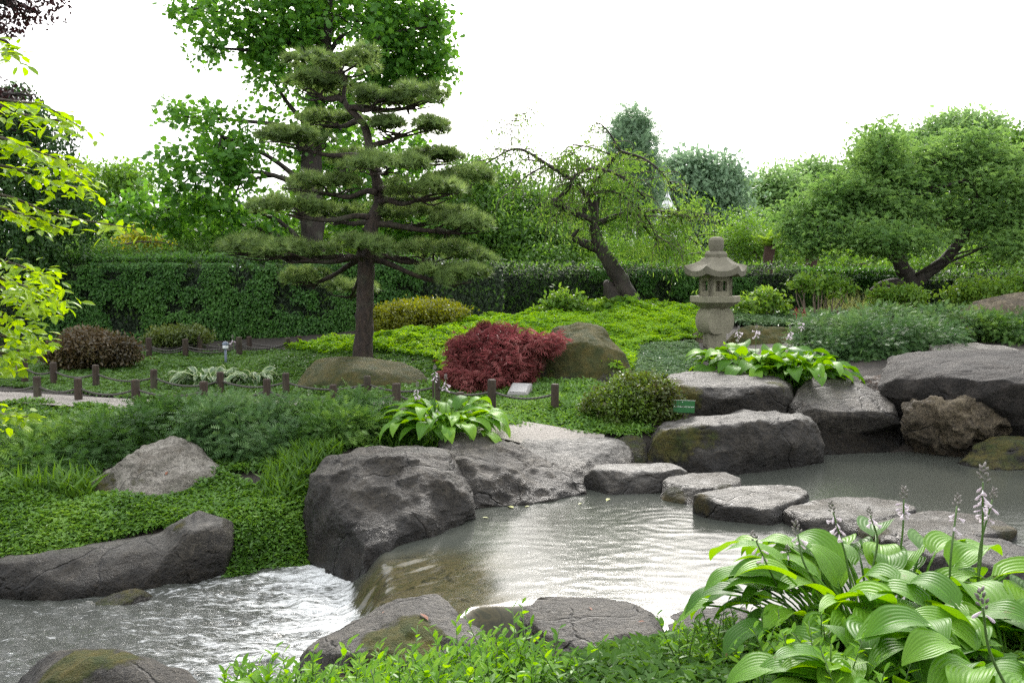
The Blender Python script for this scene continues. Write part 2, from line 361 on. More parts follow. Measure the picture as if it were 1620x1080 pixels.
# gravel path: a strip draped on the ground
PC = catmull(np.array([(-9, 11.4), (-6.5, 10.85), (-5, 10.4), (-4.2, 10.2), (-3, 10.15), (-1.7, 10.1), (-.9, 9.65), (-.3, 9.2), (.3, 8.98), (.9, 8.88)]), 10)
tn = nrm(np.gradient(PC, axis=0)); nn = np.stack([-tn[:, 1], tn[:, 0]], 1)
offs = np.linspace(-.26, .26, 11); V = (PC[:, None] + nn[:, None] * offs[None, :, None]).reshape(-1, 2)
k_ = len(offs); i = (np.arange(len(PC) - 1)[:, None] * k_ + np.arange(k_ - 1)[None]).ravel()
pf = np.stack([i, i + 1, i + k_ + 1, i + k_], 1)
pz = zg(V) + .05
m = NT('gravel'); P = m.pos(); vo = m.n('TexVoronoi', {'Vector': P, 'Scale': 75.0}); 
col = m.mix(m.n('SeparateColor', {0: vo.outputs['Color']}).outputs[0], (.22, .2, .175), (.4, .375, .34)); col = m.mix(m.noise(4, 3, .5, P), col, (.30, .27, .24))
GRAVEL = m.end(m.n('BsdfPrincipled', {'Base Color': col, 'Roughness': .8, 'Normal': m.n('Bump', {'Distance': .012, 'Height': m.math('SUBTRACT', 1.0, vo.outputs['Distance'])}).outputs[0]}).outputs[0])
tag(link('gravel_path', mesh_np('gravel_path', np.c_[V, pz], pf, None, True), GRAVEL), 'pale gravel path winding between the rope fences', None, None, 'structure')

# ------------------------------------------------------------------ water
LOW = -.34
def water_fields(x, y):
    P3 = np.stack([x, y, x * 0], 1)
    lip = -.80 + .10 * vn(P3 * 1.7 + 5) + .05 * vn(P3 * 5) - .25 * (y - 5.75) * (y > 5.75)       # cascade edge, falls to -x
    s1 = (x - lip)                                   # >0 pool, <0 stream
    ax = np.abs(x + .02 - .25 * (5.2 - y))
    s2 = y - 5.16 + .04 * vn(P3 * 6) + 1.6 * np.maximum(ax - .2, 0)
    s2 = np.where(x > -.6, s2, 9) + 9 * sstep(.45, .6, ax)
    d1 = .82 * sstep(-.40, .06, s1) + .18 * sstep(-.1, .75, s1); d2 = sstep(-.35, .12, s2)
    dd = np.minimum(d1, d2)
    drop = (1 - dd)
    z = LOW * drop
    # sloping bed of the lower stream
    z = z - .03 * np.maximum(-x - 1.5, 0)
    calm = dd
    foam0 = np.exp(-np.maximum(-s1 - .28, 0) / 1.0) * (s1 < -.16) * sstep(-.16, -.34, s1)
    foam0 = np.maximum(foam0, np.exp(-np.maximum(-s2 - .3, 0) / .5) * sstep(-.2, -.32, s2) * (x > -.6) * (ax < .45))
    # ripples
    rip = .0045 * fbm(np.stack([x * 9, y * 14, x * 0], 1), 3) * sstep(8.9, 6.8, y + .25 * np.maximum(x - 1.8, 0) * 2) + .0010 * fbm(np.stack([x * 8, y * 16, x * 0 + 3], 1), 2)
    rip = rip * .32 + .0017 * fbm(np.stack([x * 11, y * 27, x * 0 + 5], 1), 3, .75) * sstep(8.6, 6.9, y + .3 * np.maximum(x - 1.8, 0))
    ring = np.hypot(x - 1.3, y - 6.9); rip = rip + .0011 * np.sin(ring * 46 + 5 * vn(P3 * 3)) * np.exp(-ring * 1.3)
    turb = .045 * fbm(np.stack([x * 2.2, y * 5, x * 0 + 7], 1), 4) + .03 * fbm(np.stack([x * 7, y * 16, x * 0], 1), 3, .65)
    turb = turb + .05 * np.clip(foam0 - .25, 0, 1) * fbm(np.stack([x * 5, y * 7, x * 0 + 9], 1), 4)
    glide = .012 * fbm(np.stack([(x + .5 * y) * 3, (y - .5 * x) * 12, x * 0 + 2], 1), 3)
    lowf = sstep(.9, .35, dd) if False else (1 - sstep(.0, .35, dd))
    z = z + rip * sstep(.85, 1, dd) + turb * lowf + glide * (1 - lowf) * sstep(1.0, .9, dd)
    shelf = sstep(.85, .45, s1 + .22 * vn(P3 * 2.5) - .12 * (5.9 - y)) * (1 - lowf) * sstep(6.5, 6.0, y)
    return z, dd, lowf, foam0, shelf, s1
def water_mat(name, stream):
    m = NT(name); P = m.pos()
    murk = m.mix(m.noise(.9, 3, .5, P), (.042, .047, .040), (.06, .064, .054))
    shelf = m.attr('shelf'); bn = m.noise(7, 7, .68, P, 1.4)
    bed = m.ramp(bn, [(.36, (.018, .017, .007)), (.5, (.075, .062, .026)), (.56, (.03, .03, .012)), (.68, (.10, .085, .042))])
    col = m.mix(m.math('MULTIPLY', shelf, .85), murk, bed)
    mp = m.n('Mapping', {'Vector': P, 'Rotation': (0, 0, .25), 'Scale': (1.1, 4.2, 1)}).outputs[0]
    f1 = m.noise(3.2, 7, .68, mp, .9); f2 = m.noise(16, 5, .7, mp, .5)
    foam = m.attr('foam')
    ff = m.math('ADD', m.math('MULTIPLY', foam, .75), m.math('ADD', m.math('MULTIPLY', m.math('SUBTRACT', f1, .5), 1.6), m.math('MULTIPLY', m.math('SUBTRACT', f2, .5), 1.3)))
    fm = m.ramp(ff, [(.27, (0, 0, 0)), (.68, (1, 1, 1))])
    fm = m.math('MULTIPLY', fm, m.attr('low'))
    b1 = m.noise(30, 4, .6, m.n('Mapping', {'Vector': P, 'Scale': (1, 2.5, 1)}).outputs[0])
    bm = m.n('Bump', {'Strength': 1.0 if stream else .5, 'Distance': .02 if stream else .004, 'Height': m.math('ADD', m.math('MULTIPLY', b1, .5), m.math('MULTIPLY', f2, .7 if stream else .2))}).outputs[0]
    w = m.n('BsdfPrincipled', {'Base Color': col, 'Roughness': .04, 'IOR': 1.333, 'Normal': bm})
    if not stream: return m.end(w.outputs[0])
    fo = m.n('BsdfPrincipled', {'Base Color': (.78, .8, .8), 'Roughness': .55, 'Normal': bm})
    return m.end(m.n('MixShader', {0: m.math('MULTIPLY', fm, .9), 1: w.outputs[0], 2: fo.outputs[0]}).outputs[0])
wx = np.arange(-6.4, 7.2, .026); wy = np.r_[np.arange(4.3, 7.4, .024), np.arange(7.4, 10.1, .045)]
X, Y, Fq = grid_mesh(wx, wy)
Z, dd, lowf, foam0, shelf, s1 = water_fields(X, Y)
fsel = lowf[Fq].mean(1) > .55
for nm, sel, lab in (('pool_water', ~fsel, 'murky green grey pool water rippling towards the cascade'), ('stream_water', fsel, 'white rushing water of the lower stream')):
    fx = Fq[sel]; used = np.zeros(len(X), bool); used[fx.ravel()] = True
    idx = np.cumsum(used) - 1
    me = mesh_np(nm, np.stack([X, Y, Z], 1)[used], idx[fx], {'foam': np.maximum(foam0 * .9, .12 + .24 * vn(np.stack([X * .9, Y * 1.5, X * 0], 1)))[used], 'low': np.maximum(lowf[used], 0), 'shelf': shelf[used]}, True)
    tag(link(nm, me, water_mat(nm, nm == 'stream_water')), lab, None, None, 'structure')

# ------------------------------------------------------------------ rocks
def hull(bm, pts):
    vs = [bm.verts.new(Vector(p)) for p in pts]
    r = bmesh.ops.convex_hull(bm, input=vs)
    ex = [g for g in r['geom_interior'] if isinstance(g, bmesh.types.BMVert)] + [g for g in r['geom_unused'] if isinstance(g, bmesh.types.BMVert)]
    bmesh.ops.delete(bm, geom=list(set(ex)), context='VERTS')
ROCKS = {}
def rock(name, label, hulls, mat, res=46, smooth=3, amp=.05, freq=2.2, crag=.5, moss=0.0, moss_spots=(), pale=0.0, wetz=None, wet=0.0, seed=0, cat='rock', group=None, down=.35, cuts=26):
    """each hull: ('z',px,py,z) / ('d',px,py,Y) / ('w',x,y,z) ; base points are doubled downwards"""
    bm = bmesh.new(); allp = []
    for h in hulls:
        pts = []
        for q in h:
            p = G(*q[1:]) if q[0] in 'zb' else D(*q[1:]) if q[0] in 'dB' else np.array(q[1:], float)
            pts.append(p)
            if q[0] in 'bB': pts.append(p - np.array([0, 0, down]))
        allp += pts; hull(bm, pts)
    A = np.array(allp); size = (A.max(0) - A.min(0)).max()
    me = bpy.data.meshes.new('tmp'); bm.to_mesh(me); bm.free()
    o = bpy.data.objects.new('tmp', me); COL.objects.link(o)
    md = o.modifiers.new('r', 'REMESH'); md.mode = 'VOXEL'; md.voxel_size = size / res
    ev = o.evaluated_get(bpy.context.evaluated_depsgraph_get()); m2 = bpy.data.meshes.new_from_object(ev)
    bpy.data.objects.remove(o); bpy.data.meshes.remove(me)
    n = len(m2.vertices); v = np.empty(n * 3, np.float32); m2.vertices.foreach_get('co', v); v = v.reshape(-1, 3).astype(float)
    e = np.empty(len(m2.edges) * 2, np.int32); m2.edges.foreach_get('vertices', e); e = e.reshape(-1, 2)
    deg = np.bincount(e.ravel(), minlength=n)[:, None]
    def smoothv(v, k):
        for _ in range(k):
            s = np.zeros_like(v); np.add.at(s, e[:, 0], v[e[:, 1]]); np.add.at(s, e[:, 1], v[e[:, 0]]); v = v * .4 + .6 * s / np.maximum(deg, 1)
        return v
    v = smoothv(v, smooth)
    def normals(v):
        m2.vertices.foreach_set('co', v.astype(np.float32).ravel()); m2.update()
        nn = np.empty(n * 3, np.float32); m2.vertices.foreach_get('normal', nn) if False else m2.vertex_normals.foreach_get('vector', nn); return nn.reshape(-1, 3).astype(float)
    rr_ = np.random.default_rng(seed + 100)
    for k in range(cuts):
        dd_ = rr_.normal(size=3); dd_[2] = dd_[2] * .6 + .15; dd_ /= np.linalg.norm(dd_); pr = v @ dd_
        lim = np.quantile(pr, rr_.uniform(.965, .996)); ex = np.maximum(pr - lim, 0); v = v - dd_ * (ex * .88)[:, None]
    lo, hi = v.min(0), v.max(0); sc = np.clip((A.max(0) - A.min(0)) / (hi - lo), 1, 1.3); sc[2] = np.clip((A[:, 2].max() - lo[2]) / (hi[2] - lo[2]), 1, 1.3)
    ce = (lo + hi) / 2; ce[2] = lo[2]; ta = (A.max(0) + A.min(0)) / 2; ta[2] = lo[2]; v = (v - ce) * sc + ta
    N = normals(v); q = v * freq + seed * 3.7
    ridge = 1 - 2 * np.abs(fbm(q * 1.3 + 9, 3)) * 2
    # stepped planes make chipped faces
    st = fbm(q * np.array([1.1, 1.1, 2.0]) + 31, 2) * 3; st = (np.floor(st) + sstep(.35, .65, st - np.floor(st))) / 3
    disp = amp * (fbm(q, 5, .55) * (1 - crag) * 1.2 + crag * .45 * (ridge - .4) + crag * .9 * st)
    disp = 1.0 * disp + amp * .16 * fbm(q * 6, 4, .6)
    v = v + N * disp[:, None]; N = normals(v)
    up = N[:, 2]
    ms = np.full(n, moss * 1.0) * sstep(-.1, .7, up + .35 * fbm(v * 3 + 4, 3)) if moss else np.zeros(n)
    for (q_, rad, st_) in moss_spots:
        p = D(*q_[1:]) if q_[0] == 'd' else G(*q_[1:])
        ms = np.maximum(ms, st_ * sstep(rad, rad * .35, np.linalg.norm(v - p, axis=1) + rad * .4 * fbm(v * 5, 3)))
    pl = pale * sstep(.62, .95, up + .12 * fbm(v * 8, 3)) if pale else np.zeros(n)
    wt = np.full(n, wet)
    if wetz is not None: wt = np.maximum(wt, sstep(wetz + .26, wetz + .06, v[:, 2] + .12 * fbm(v * 6, 3)))
    for nm, a in (('moss', ms), ('pale', pl), ('wet', wt)):
        at = m2.attributes.new(nm, 'FLOAT', 'POINT'); at.data.foreach_set('value', a.astype(np.float32))
    loc = np.array([(v[:, 0].min() + v[:, 0].max()) / 2, (v[:, 1].min() + v[:, 1].max()) / 2, v[:, 2].min()])
    m2.vertices.foreach_set('co', (v - loc).astype(np.float32).ravel()); m2.polygons.foreach_set('use_smooth', np.ones(len(m2.polygons), bool)); m2.update()
    m2.name = name; m2.materials.clear(); o = link(name, m2, mat, None, loc)
    return tag(o, label, cat, group)
z_ = 'z'; d_ = 'd'; b_ = 'b'; B_ = 'B'
# long rock lying along the stream: low body + knob
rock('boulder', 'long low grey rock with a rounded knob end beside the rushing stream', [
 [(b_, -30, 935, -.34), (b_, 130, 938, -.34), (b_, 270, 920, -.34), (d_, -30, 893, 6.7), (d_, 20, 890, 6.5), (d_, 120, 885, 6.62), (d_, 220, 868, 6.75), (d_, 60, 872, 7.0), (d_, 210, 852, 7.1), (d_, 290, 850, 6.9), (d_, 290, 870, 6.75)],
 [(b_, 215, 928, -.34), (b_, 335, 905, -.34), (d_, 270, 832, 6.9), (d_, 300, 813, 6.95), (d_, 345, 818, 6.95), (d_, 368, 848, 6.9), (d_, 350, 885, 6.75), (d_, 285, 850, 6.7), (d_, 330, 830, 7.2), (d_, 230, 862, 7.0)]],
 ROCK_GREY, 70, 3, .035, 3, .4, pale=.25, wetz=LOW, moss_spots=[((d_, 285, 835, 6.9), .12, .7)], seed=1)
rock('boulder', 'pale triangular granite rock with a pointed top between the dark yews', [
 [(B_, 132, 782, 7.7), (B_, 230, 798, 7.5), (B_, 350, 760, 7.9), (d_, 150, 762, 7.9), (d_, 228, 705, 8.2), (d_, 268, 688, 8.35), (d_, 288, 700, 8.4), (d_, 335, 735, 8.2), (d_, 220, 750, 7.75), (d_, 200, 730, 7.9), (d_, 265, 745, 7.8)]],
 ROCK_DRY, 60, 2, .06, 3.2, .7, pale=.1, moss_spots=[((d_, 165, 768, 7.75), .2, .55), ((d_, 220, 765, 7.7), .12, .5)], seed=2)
rock('boulder', 'big dark blocky boulder with a flat top standing over the cascade', [
 [(b_, 486, 888, -.34), (b_, 560, 898, -.34), (b_, 600, 890, -.1), (b_, 665, 850, 0), (b_, 757, 822, 0), (d_, 478, 800, 7.3), (d_, 500, 745, 7.35), (d_, 545, 722, 7.35), (d_, 665, 722, 7.2), (d_, 700, 745, 7.1), (d_, 735, 780, 7.1), (d_, 590, 712, 7.9), (d_, 715, 715, 8.0), (d_, 735, 740, 7.9), (d_, 520, 726, 7.9), (d_, 750, 800, 7.5)]],
 ROCK_DARK, 80, 1, .07, 2.3, .7, wetz=-.02, seed=3)
rock('boulder', 'sloping grey boulder falling from a peak to the pool edge beside the hosta', [
 [(b_, 745, 806, 0), (b_, 860, 792, 0), (b_, 932, 777, 0), (d_, 690, 712, 8.0), (d_, 715, 693, 8.3), (d_, 760, 694, 8.3), (d_, 805, 705, 8.3), (d_, 850, 728, 8.2), (d_, 905, 755, 8.15), (d_, 735, 735, 7.75), (d_, 830, 745, 7.9), (d_, 700, 700, 8.6)]],
 ROCK_GREY, 76, 1, .06, 2.8, .65, wetz=0, seed=4)
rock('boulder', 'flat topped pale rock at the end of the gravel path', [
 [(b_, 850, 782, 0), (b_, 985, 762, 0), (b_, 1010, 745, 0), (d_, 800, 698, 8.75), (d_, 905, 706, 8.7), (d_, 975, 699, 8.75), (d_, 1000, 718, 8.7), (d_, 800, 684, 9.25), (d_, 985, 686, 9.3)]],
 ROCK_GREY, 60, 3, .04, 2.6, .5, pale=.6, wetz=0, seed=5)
SG = 'stepping stones across the pool'
def stone(label, base, topf, topb, seed, mat=ROCK_STEP, **kw):
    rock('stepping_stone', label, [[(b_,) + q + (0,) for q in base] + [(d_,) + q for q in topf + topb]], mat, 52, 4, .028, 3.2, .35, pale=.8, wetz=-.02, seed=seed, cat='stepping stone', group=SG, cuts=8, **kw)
stone('stepping stone nearest the gravel path with a dished pale top', [(922, 770), (965, 782), (1050, 780), (1088, 768)], [(922, 752, 8.1), (940, 742, 8.05), (1010, 748, 8.0), (1075, 742, 8.05), (1090, 748, 8.15)], [(945, 733, 8.5), (1075, 730, 8.5), (1010, 735, 8.5)], 6)
stone('smallest stepping stone with mossy sides second from the path', [(1042, 790), (1090, 799), (1150, 795), (1170, 785)], [(1045, 763, 7.75), (1100, 771, 7.65), (1160, 765, 7.75)], [(1060, 750, 8.15), (1145, 747, 8.2), (1172, 758, 8.0)], 7, moss_spots=[((d_, 1060, 782, 7.6), .2, .8), ((d_, 1150, 772, 7.7), .14, .6)])
stone('middle stepping stone with a chipped edge and mossy corner', [(1097, 808), (1130, 822), (1215, 831), (1245, 812)], [(1098, 782, 7.2), (1140, 799, 7.02), (1210, 803, 6.95), (1262, 787, 7.2)], [(1125, 774, 7.5), (1255, 766, 7.7), (1280, 776, 7.5)], 8, moss_spots=[((d_, 1105, 795, 7.15), .16, .7)])
stone('broad rounded stepping stone fourth from the path', [(1238, 825), (1290, 845), (1380, 848), (1435, 828)], [(1240, 805, 6.95), (1300, 818, 6.75), (1390, 815, 6.8), (1440, 803, 7.0)], [(1280, 788, 7.35), (1370, 783, 7.45), (1430, 792, 7.3)], 9)
stone('last stepping stone behind the hosta flowers with a brown mossy side', [(1350, 848), (1400, 868), (1520, 870), (1612, 845)], [(1352, 832, 6.65), (1420, 838, 6.45), (1530, 842, 6.4), (1610, 838, 6.5)], [(1400, 818, 6.95), (1480, 807, 7.05), (1570, 813, 6.95)], 10, moss_spots=[((d_, 1375, 845, 6.55), .22, .9), ((d_, 1590, 835, 6.5), .18, .9)])
rock('boulder', 'grey mottled rock with a moss patch just behind the large hosta', [
 [(b_, 1420, 905, 0), (b_, 1520, 935, 0), (b_, 1680, 930, 0), (d_, 1435, 850, 6.1), (d_, 1500, 838, 6.2), (d_, 1570, 846, 6.2), (d_, 1640, 868, 6.1), (d_, 1420, 868, 5.8), (d_, 1640, 905, 5.5), (d_, 1500, 880, 5.6)]],
 ROCK_GREY, 60, 3, .045, 3, .5, pale=.2, wetz=0, moss_spots=[((d_, 1480, 848, 6.0), .22, .8)], seed=11)
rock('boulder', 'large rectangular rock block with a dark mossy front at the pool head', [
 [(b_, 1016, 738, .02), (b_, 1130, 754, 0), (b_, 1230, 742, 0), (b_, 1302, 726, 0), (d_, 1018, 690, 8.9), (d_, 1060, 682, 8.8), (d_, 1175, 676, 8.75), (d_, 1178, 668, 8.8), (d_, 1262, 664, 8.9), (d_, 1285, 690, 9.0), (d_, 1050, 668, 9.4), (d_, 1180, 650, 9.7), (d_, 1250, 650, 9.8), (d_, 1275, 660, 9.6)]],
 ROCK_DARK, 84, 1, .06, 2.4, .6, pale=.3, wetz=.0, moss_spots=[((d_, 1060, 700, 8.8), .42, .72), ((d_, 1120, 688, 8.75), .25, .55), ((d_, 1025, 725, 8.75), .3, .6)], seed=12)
rock('boulder', 'broad rounded rock slab behind the green sign with moss along its edge', [
 [(B_, 1035, 655, 10.0), (B_, 1230, 655, 10.0), (d_, 1030, 620, 10.1), (d_, 1060, 587, 10.9), (d_, 1140, 586, 11.0), (d_, 1225, 592, 10.9), (d_, 1250, 610, 10.6), (d_, 1248, 640, 10.2), (d_, 1060, 612, 9.95), (d_, 1150, 622, 9.8), (d_, 1225, 612, 10.0)]],
 ROCK_DARK, 70, 4, .05, 2.2, .4, pale=.12, moss_spots=[((d_, 1080, 622, 9.9), .35, .75), ((d_, 1060, 600, 10.3), .25, .6), ((d_, 1225, 605, 10.2), .25, .65)], seed=13)
rock('boulder', 'smooth leaning grey rock sloping down to the dark inlet', [
 [(B_, 1255, 660, 9.9), (d_, 1255, 625, 10.2), (d_, 1300, 596, 10.7), (d_, 1335, 590, 10.8), (d_, 1360, 605, 10.5), (d_, 1430, 655, 9.75), (d_, 1432, 672, 9.7), (d_, 1380, 655, 9.7), (d_, 1300, 655, 9.7), (d_, 1260, 652, 9.75), (d_, 1400, 690, 10.2)]],
 ROCK_GREY, 64, 4, .04, 2.2, .3, wet=.3, seed=14)
rock('boulder', 'dark wet rock face at the water under the leaning rock', [
 [(b_, 1262, 722, 0), (b_, 1330, 716, 0), (b_, 1440, 712, 0), (d_, 1262, 652, 9.95), (d_, 1310, 652, 10.0), (d_, 1440, 668, 10.1), (d_, 1300, 640, 10.5), (d_, 1450, 650, 10.5)]],
 ROCK_DARK, 60, 3, .04, 2.2, .5, wetz=.05, wet=.55, seed=15)
rock('boulder', 'huge dark overhanging rock with a flat grey top at the pool head', [
 [(B_, 1470, 690, 10.3), (B_, 1760, 700, 9.8), (d_, 1392, 580, 10.4), (d_, 1410, 564, 10.8), (d_, 1475, 553, 11.2), (d_, 1640, 556, 11.3), (d_, 1395, 612, 10.1), (d_, 1470, 600, 9.7), (d_, 1530, 606, 9.4), (d_, 1565, 609, 9.3), (d_, 1600, 592, 9.5), (d_, 1720, 585, 9.4), (d_, 1430, 650, 10.2), (d_, 1620, 690, 9.6), (d_, 1740, 600, 10.8)]],
 ROCK_BIG, 84, 2, .05, 1.8, .6, wet=.1, seed=16)
rock('boulder', 'knobbly tan coloured rock tucked below the overhanging rock', [
 [(b_, 1445, 706, 0), (b_, 1500, 719, 0), (b_, 1590, 712, 0), (d_, 1432, 660, 9.6), (d_, 1465, 626, 9.65), (d_, 1490, 632, 9.5), (d_, 1480, 690, 9.45)],
 [(b_, 1490, 714, 0), (b_, 1590, 700, 0), (d_, 1490, 645, 9.4), (d_, 1530, 628, 9.35), (d_, 1565, 642, 9.4), (d_, 1590, 672, 9.5), (d_, 1530, 690, 9.25), (d_, 1520, 640, 9.9)],
 [(d_, 1430, 640, 9.7), (d_, 1445, 628, 9.7), (d_, 1455, 640, 9.5), (d_, 1440, 660, 9.7), (d_, 1460, 640, 10.), (d_, 1440, 655, 9.5)]],
 ROCK_TAN, 64, 2, .085, 4.2, .75, wetz=-.02, wet=.12, seed=17)
rock('boulder', 'low mossy rock at the pool edge below the huge overhanging rock', [
 [(b_, 1515, 734, 0), (b_, 1580, 744, 0), (b_, 1720, 744, 0), (d_, 1540, 705, 9.2), (d_, 1580, 690, 9.35), (d_, 1660, 692, 9.4), (d_, 1720, 705, 9.2), (d_, 1600, 700, 8.95)]],
 ROCK_DARK, 56, 3, .05, 3, .5, moss=.72, wetz=-.03, seed=18)
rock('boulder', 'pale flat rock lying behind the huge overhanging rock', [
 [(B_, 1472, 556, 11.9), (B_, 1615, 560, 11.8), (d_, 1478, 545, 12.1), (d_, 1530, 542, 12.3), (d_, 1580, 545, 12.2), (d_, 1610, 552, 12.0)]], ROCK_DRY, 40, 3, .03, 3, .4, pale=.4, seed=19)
rock('boulder', 'brown rounded boulder above the dwarf yews at the edge of the view', [
 [(B_, 1515, 500, 14.8), (B_, 1720, 515, 14.6), (d_, 1530, 488, 15.2), (d_, 1580, 466, 15.4), (d_, 1620, 464, 15.5), (d_, 1700, 475, 15.3), (d_, 1600, 480, 14.9)]], ROCK_TAN, 44, 3, .08, 1.6, .6, seed=20)
rock('boulder', 'low domed boulder covered in brown moss in front of the pine', [
 [(B_, 462, 622, 11.1), (B_, 560, 638, 10.95), (B_, 690, 625, 11.1), (d_, 470, 590, 11.5), (d_, 500, 570, 11.8), (d_, 560, 565, 11.9), (d_, 625, 572, 11.8), (d_, 670, 590, 11.5), (d_, 688, 605, 11.3), (d_, 540, 570, 12.6), (d_, 570, 585, 11.3)]],
 ROCK_MOSSY, 60, 5, .045, 2, .25, moss=.8, moss_spots=[((d_, 500, 590, 11.5), .55, 1.0), ((d_, 610, 600, 11.3), .3, .7)], seed=21)
rock('boulder', 'tall humped boulder with thick moss behind the red maple', [
 [(B_, 845, 610, 11.5), (B_, 930, 612, 11.3), (B_, 1003, 598, 11.5), (d_, 850, 560, 11.7), (d_, 880, 522, 12.0), (d_, 915, 513, 12.1), (d_, 958, 516, 12.1), (d_, 968, 535, 11.9), (d_, 990, 560, 11.7), (d_, 1003, 585, 11.6), (d_, 930, 540, 11.55), (d_, 930, 525, 12.6)]],
 ROCK_MOSSY, 62, 4, .06, 2.2, .4, moss=.95, moss_spots=[((d_, 910, 525, 12.0), .85, 1.1), ((d_, 940, 570, 11.5), .5, 1.0), ((d_, 880, 570, 11.5), .4, .8)], seed=22)
rock('boulder', 'small grey stone at the foot of the stone lantern', [
 [(B_, 1083, 548, 14.3), (B_, 1130, 552, 14.2), (d_, 1095, 528, 14.5), (d_, 1115, 520, 14.6), (d_, 1140, 525, 14.6), (B_, 1140, 540, 14.8)]], ROCK_TAN, 30, 3, .04, 3, .4, seed=23)
rock('boulder', 'long low stone with ochre moss behind the hosta next to the lantern', [
 [(B_, 1150, 545, 14.2), (B_, 1290, 550, 14.1), (d_, 1150, 525, 14.4), (d_, 1185, 514, 14.6), (d_, 1280, 522, 14.5), (d_, 1215, 516, 14.7), (d_, 1285, 535, 14.4), (B_, 1220, 540, 15)]],
 ROCK_TAN, 50, 3, .05, 3, .4, moss=.8, seed=24)
rock('boulder', 'speckled rock with a moss cushion between the cascade and the shrub', [
 [(b_, 478, 1052, -.34), (B_, 545, 1075, 4.45), (B_, 700, 1080, 4.3), (d_, 500, 1020, 4.75), (d_, 560, 985, 4.95), (d_, 620, 950, 5.15), (d_, 665, 940, 5.2), (d_, 705, 945, 5.2), (d_, 740, 975, 5.0), (d_, 770, 1010, 4.7), (d_, 640, 1010, 4.5), (d_, 560, 1030, 4.45)]],
 ROCK_GREY, 74, 3, .045, 3.2, .5, pale=.12, wetz=LOW, moss_spots=[((d_, 635, 1018, 4.55), .3, 1.2), ((d_, 700, 1000, 4.6), .07, .6)], seed=25)
rock('boulder', 'flat wet rock at the pool rim in front of the water glare', [
 [(B_, 822, 985, 5.0), (d_, 822, 948, 5.25), (d_, 850, 942, 5.35), (d_, 960, 945, 5.35), (d_, 1020, 952, 5.25), (d_, 1042, 966, 5.1), (B_, 1050, 1030, 4.5), (B_, 880, 1040, 4.4), (d_, 860, 1010, 4.6), (d_, 1000, 1000, 4.6)]],
 ROCK_GREY, 64, 3, .03, 3.4, .45, wet=.35, seed=26)
rock('boulder', 'small wet rock at the pool rim beside the hosta leaves', [
 [(B_, 1040, 990, 4.95), (d_, 1052, 968, 5.1), (d_, 1120, 962, 5.2), (d_, 1180, 955, 5.2), (B_, 1200, 1010, 4.7), (B_, 1060, 1030, 4.6), (d_, 1150, 985, 4.8)]],
 ROCK_GREY, 48, 3, .03, 3.4, .45, wet=.35, seed=27)
rock('boulder', 'rock under a yellow moss cushion at the near stream bank', [
 [(b_, 30, 1078, -.36), (d_, 85, 1025, 4.85), (d_, 160, 1022, 4.8), (d_, 230, 1038, 4.65), (d_, 300, 1072, 4.4), (B_, 320, 1110, 4.2), (B_, 50, 1120, 4.2), (d_, 130, 1040, 4.45)]],
 ROCK_GREY, 60, 3, .04, 3.4, .5, wetz=LOW, moss_spots=[((d_, 130, 1050, 4.5), .3, 1.3), ((d_, 60, 1078, 4.3), .2, 1.1), ((d_, 190, 1055, 4.5), .2, 1.1)], seed=28)
rock('submerged_rock', 'small mossy rock in the stream with water breaking over it', [
 [(b_, 132, 962, -.40), (b_, 245, 945, -.38), (d_, 165, 945, 6.3), (d_, 205, 931, 6.4), (d_, 235, 930, 6.4), (b_, 180, 968, -.4)]], ROCK_MOSSY, 36, 3, .03, 4, .4, moss=.6, wet=.5, seed=29, cat='rock')
rock('boulder', 'little dark rock wedged between the flat rock and the mossy block', [
 [(b_, 978, 752, .0), (b_, 1026, 744, .0), (d_, 970, 692, 9.1), (d_, 1018, 688, 9.2), (d_, 1026, 716, 8.85), (d_, 978, 716, 8.8)]], ROCK_DARK, 36, 2, .04, 4, .6, moss=.55, wetz=0, seed=30)
rock('boulder', 'small rock with rust red moss beside the bare soil slope', [
 [(B_, 1345, 628, 10.7), (B_, 1415, 640, 10.3), (d_, 1360, 603, 10.9), (d_, 1385, 592, 11.0), (d_, 1410, 600, 10.8), (d_, 1412, 620, 10.5), (B_, 1440, 665, 10.1)]],
 rock_mat('rock_rust', (.06, .05, .045), (.10, .085, .07), (.16, .14, .12), moss1=(.09, .05, .015), moss2=(.16, .05, .015)), 40, 3, .05, 4, .5, moss=.5, seed=31)

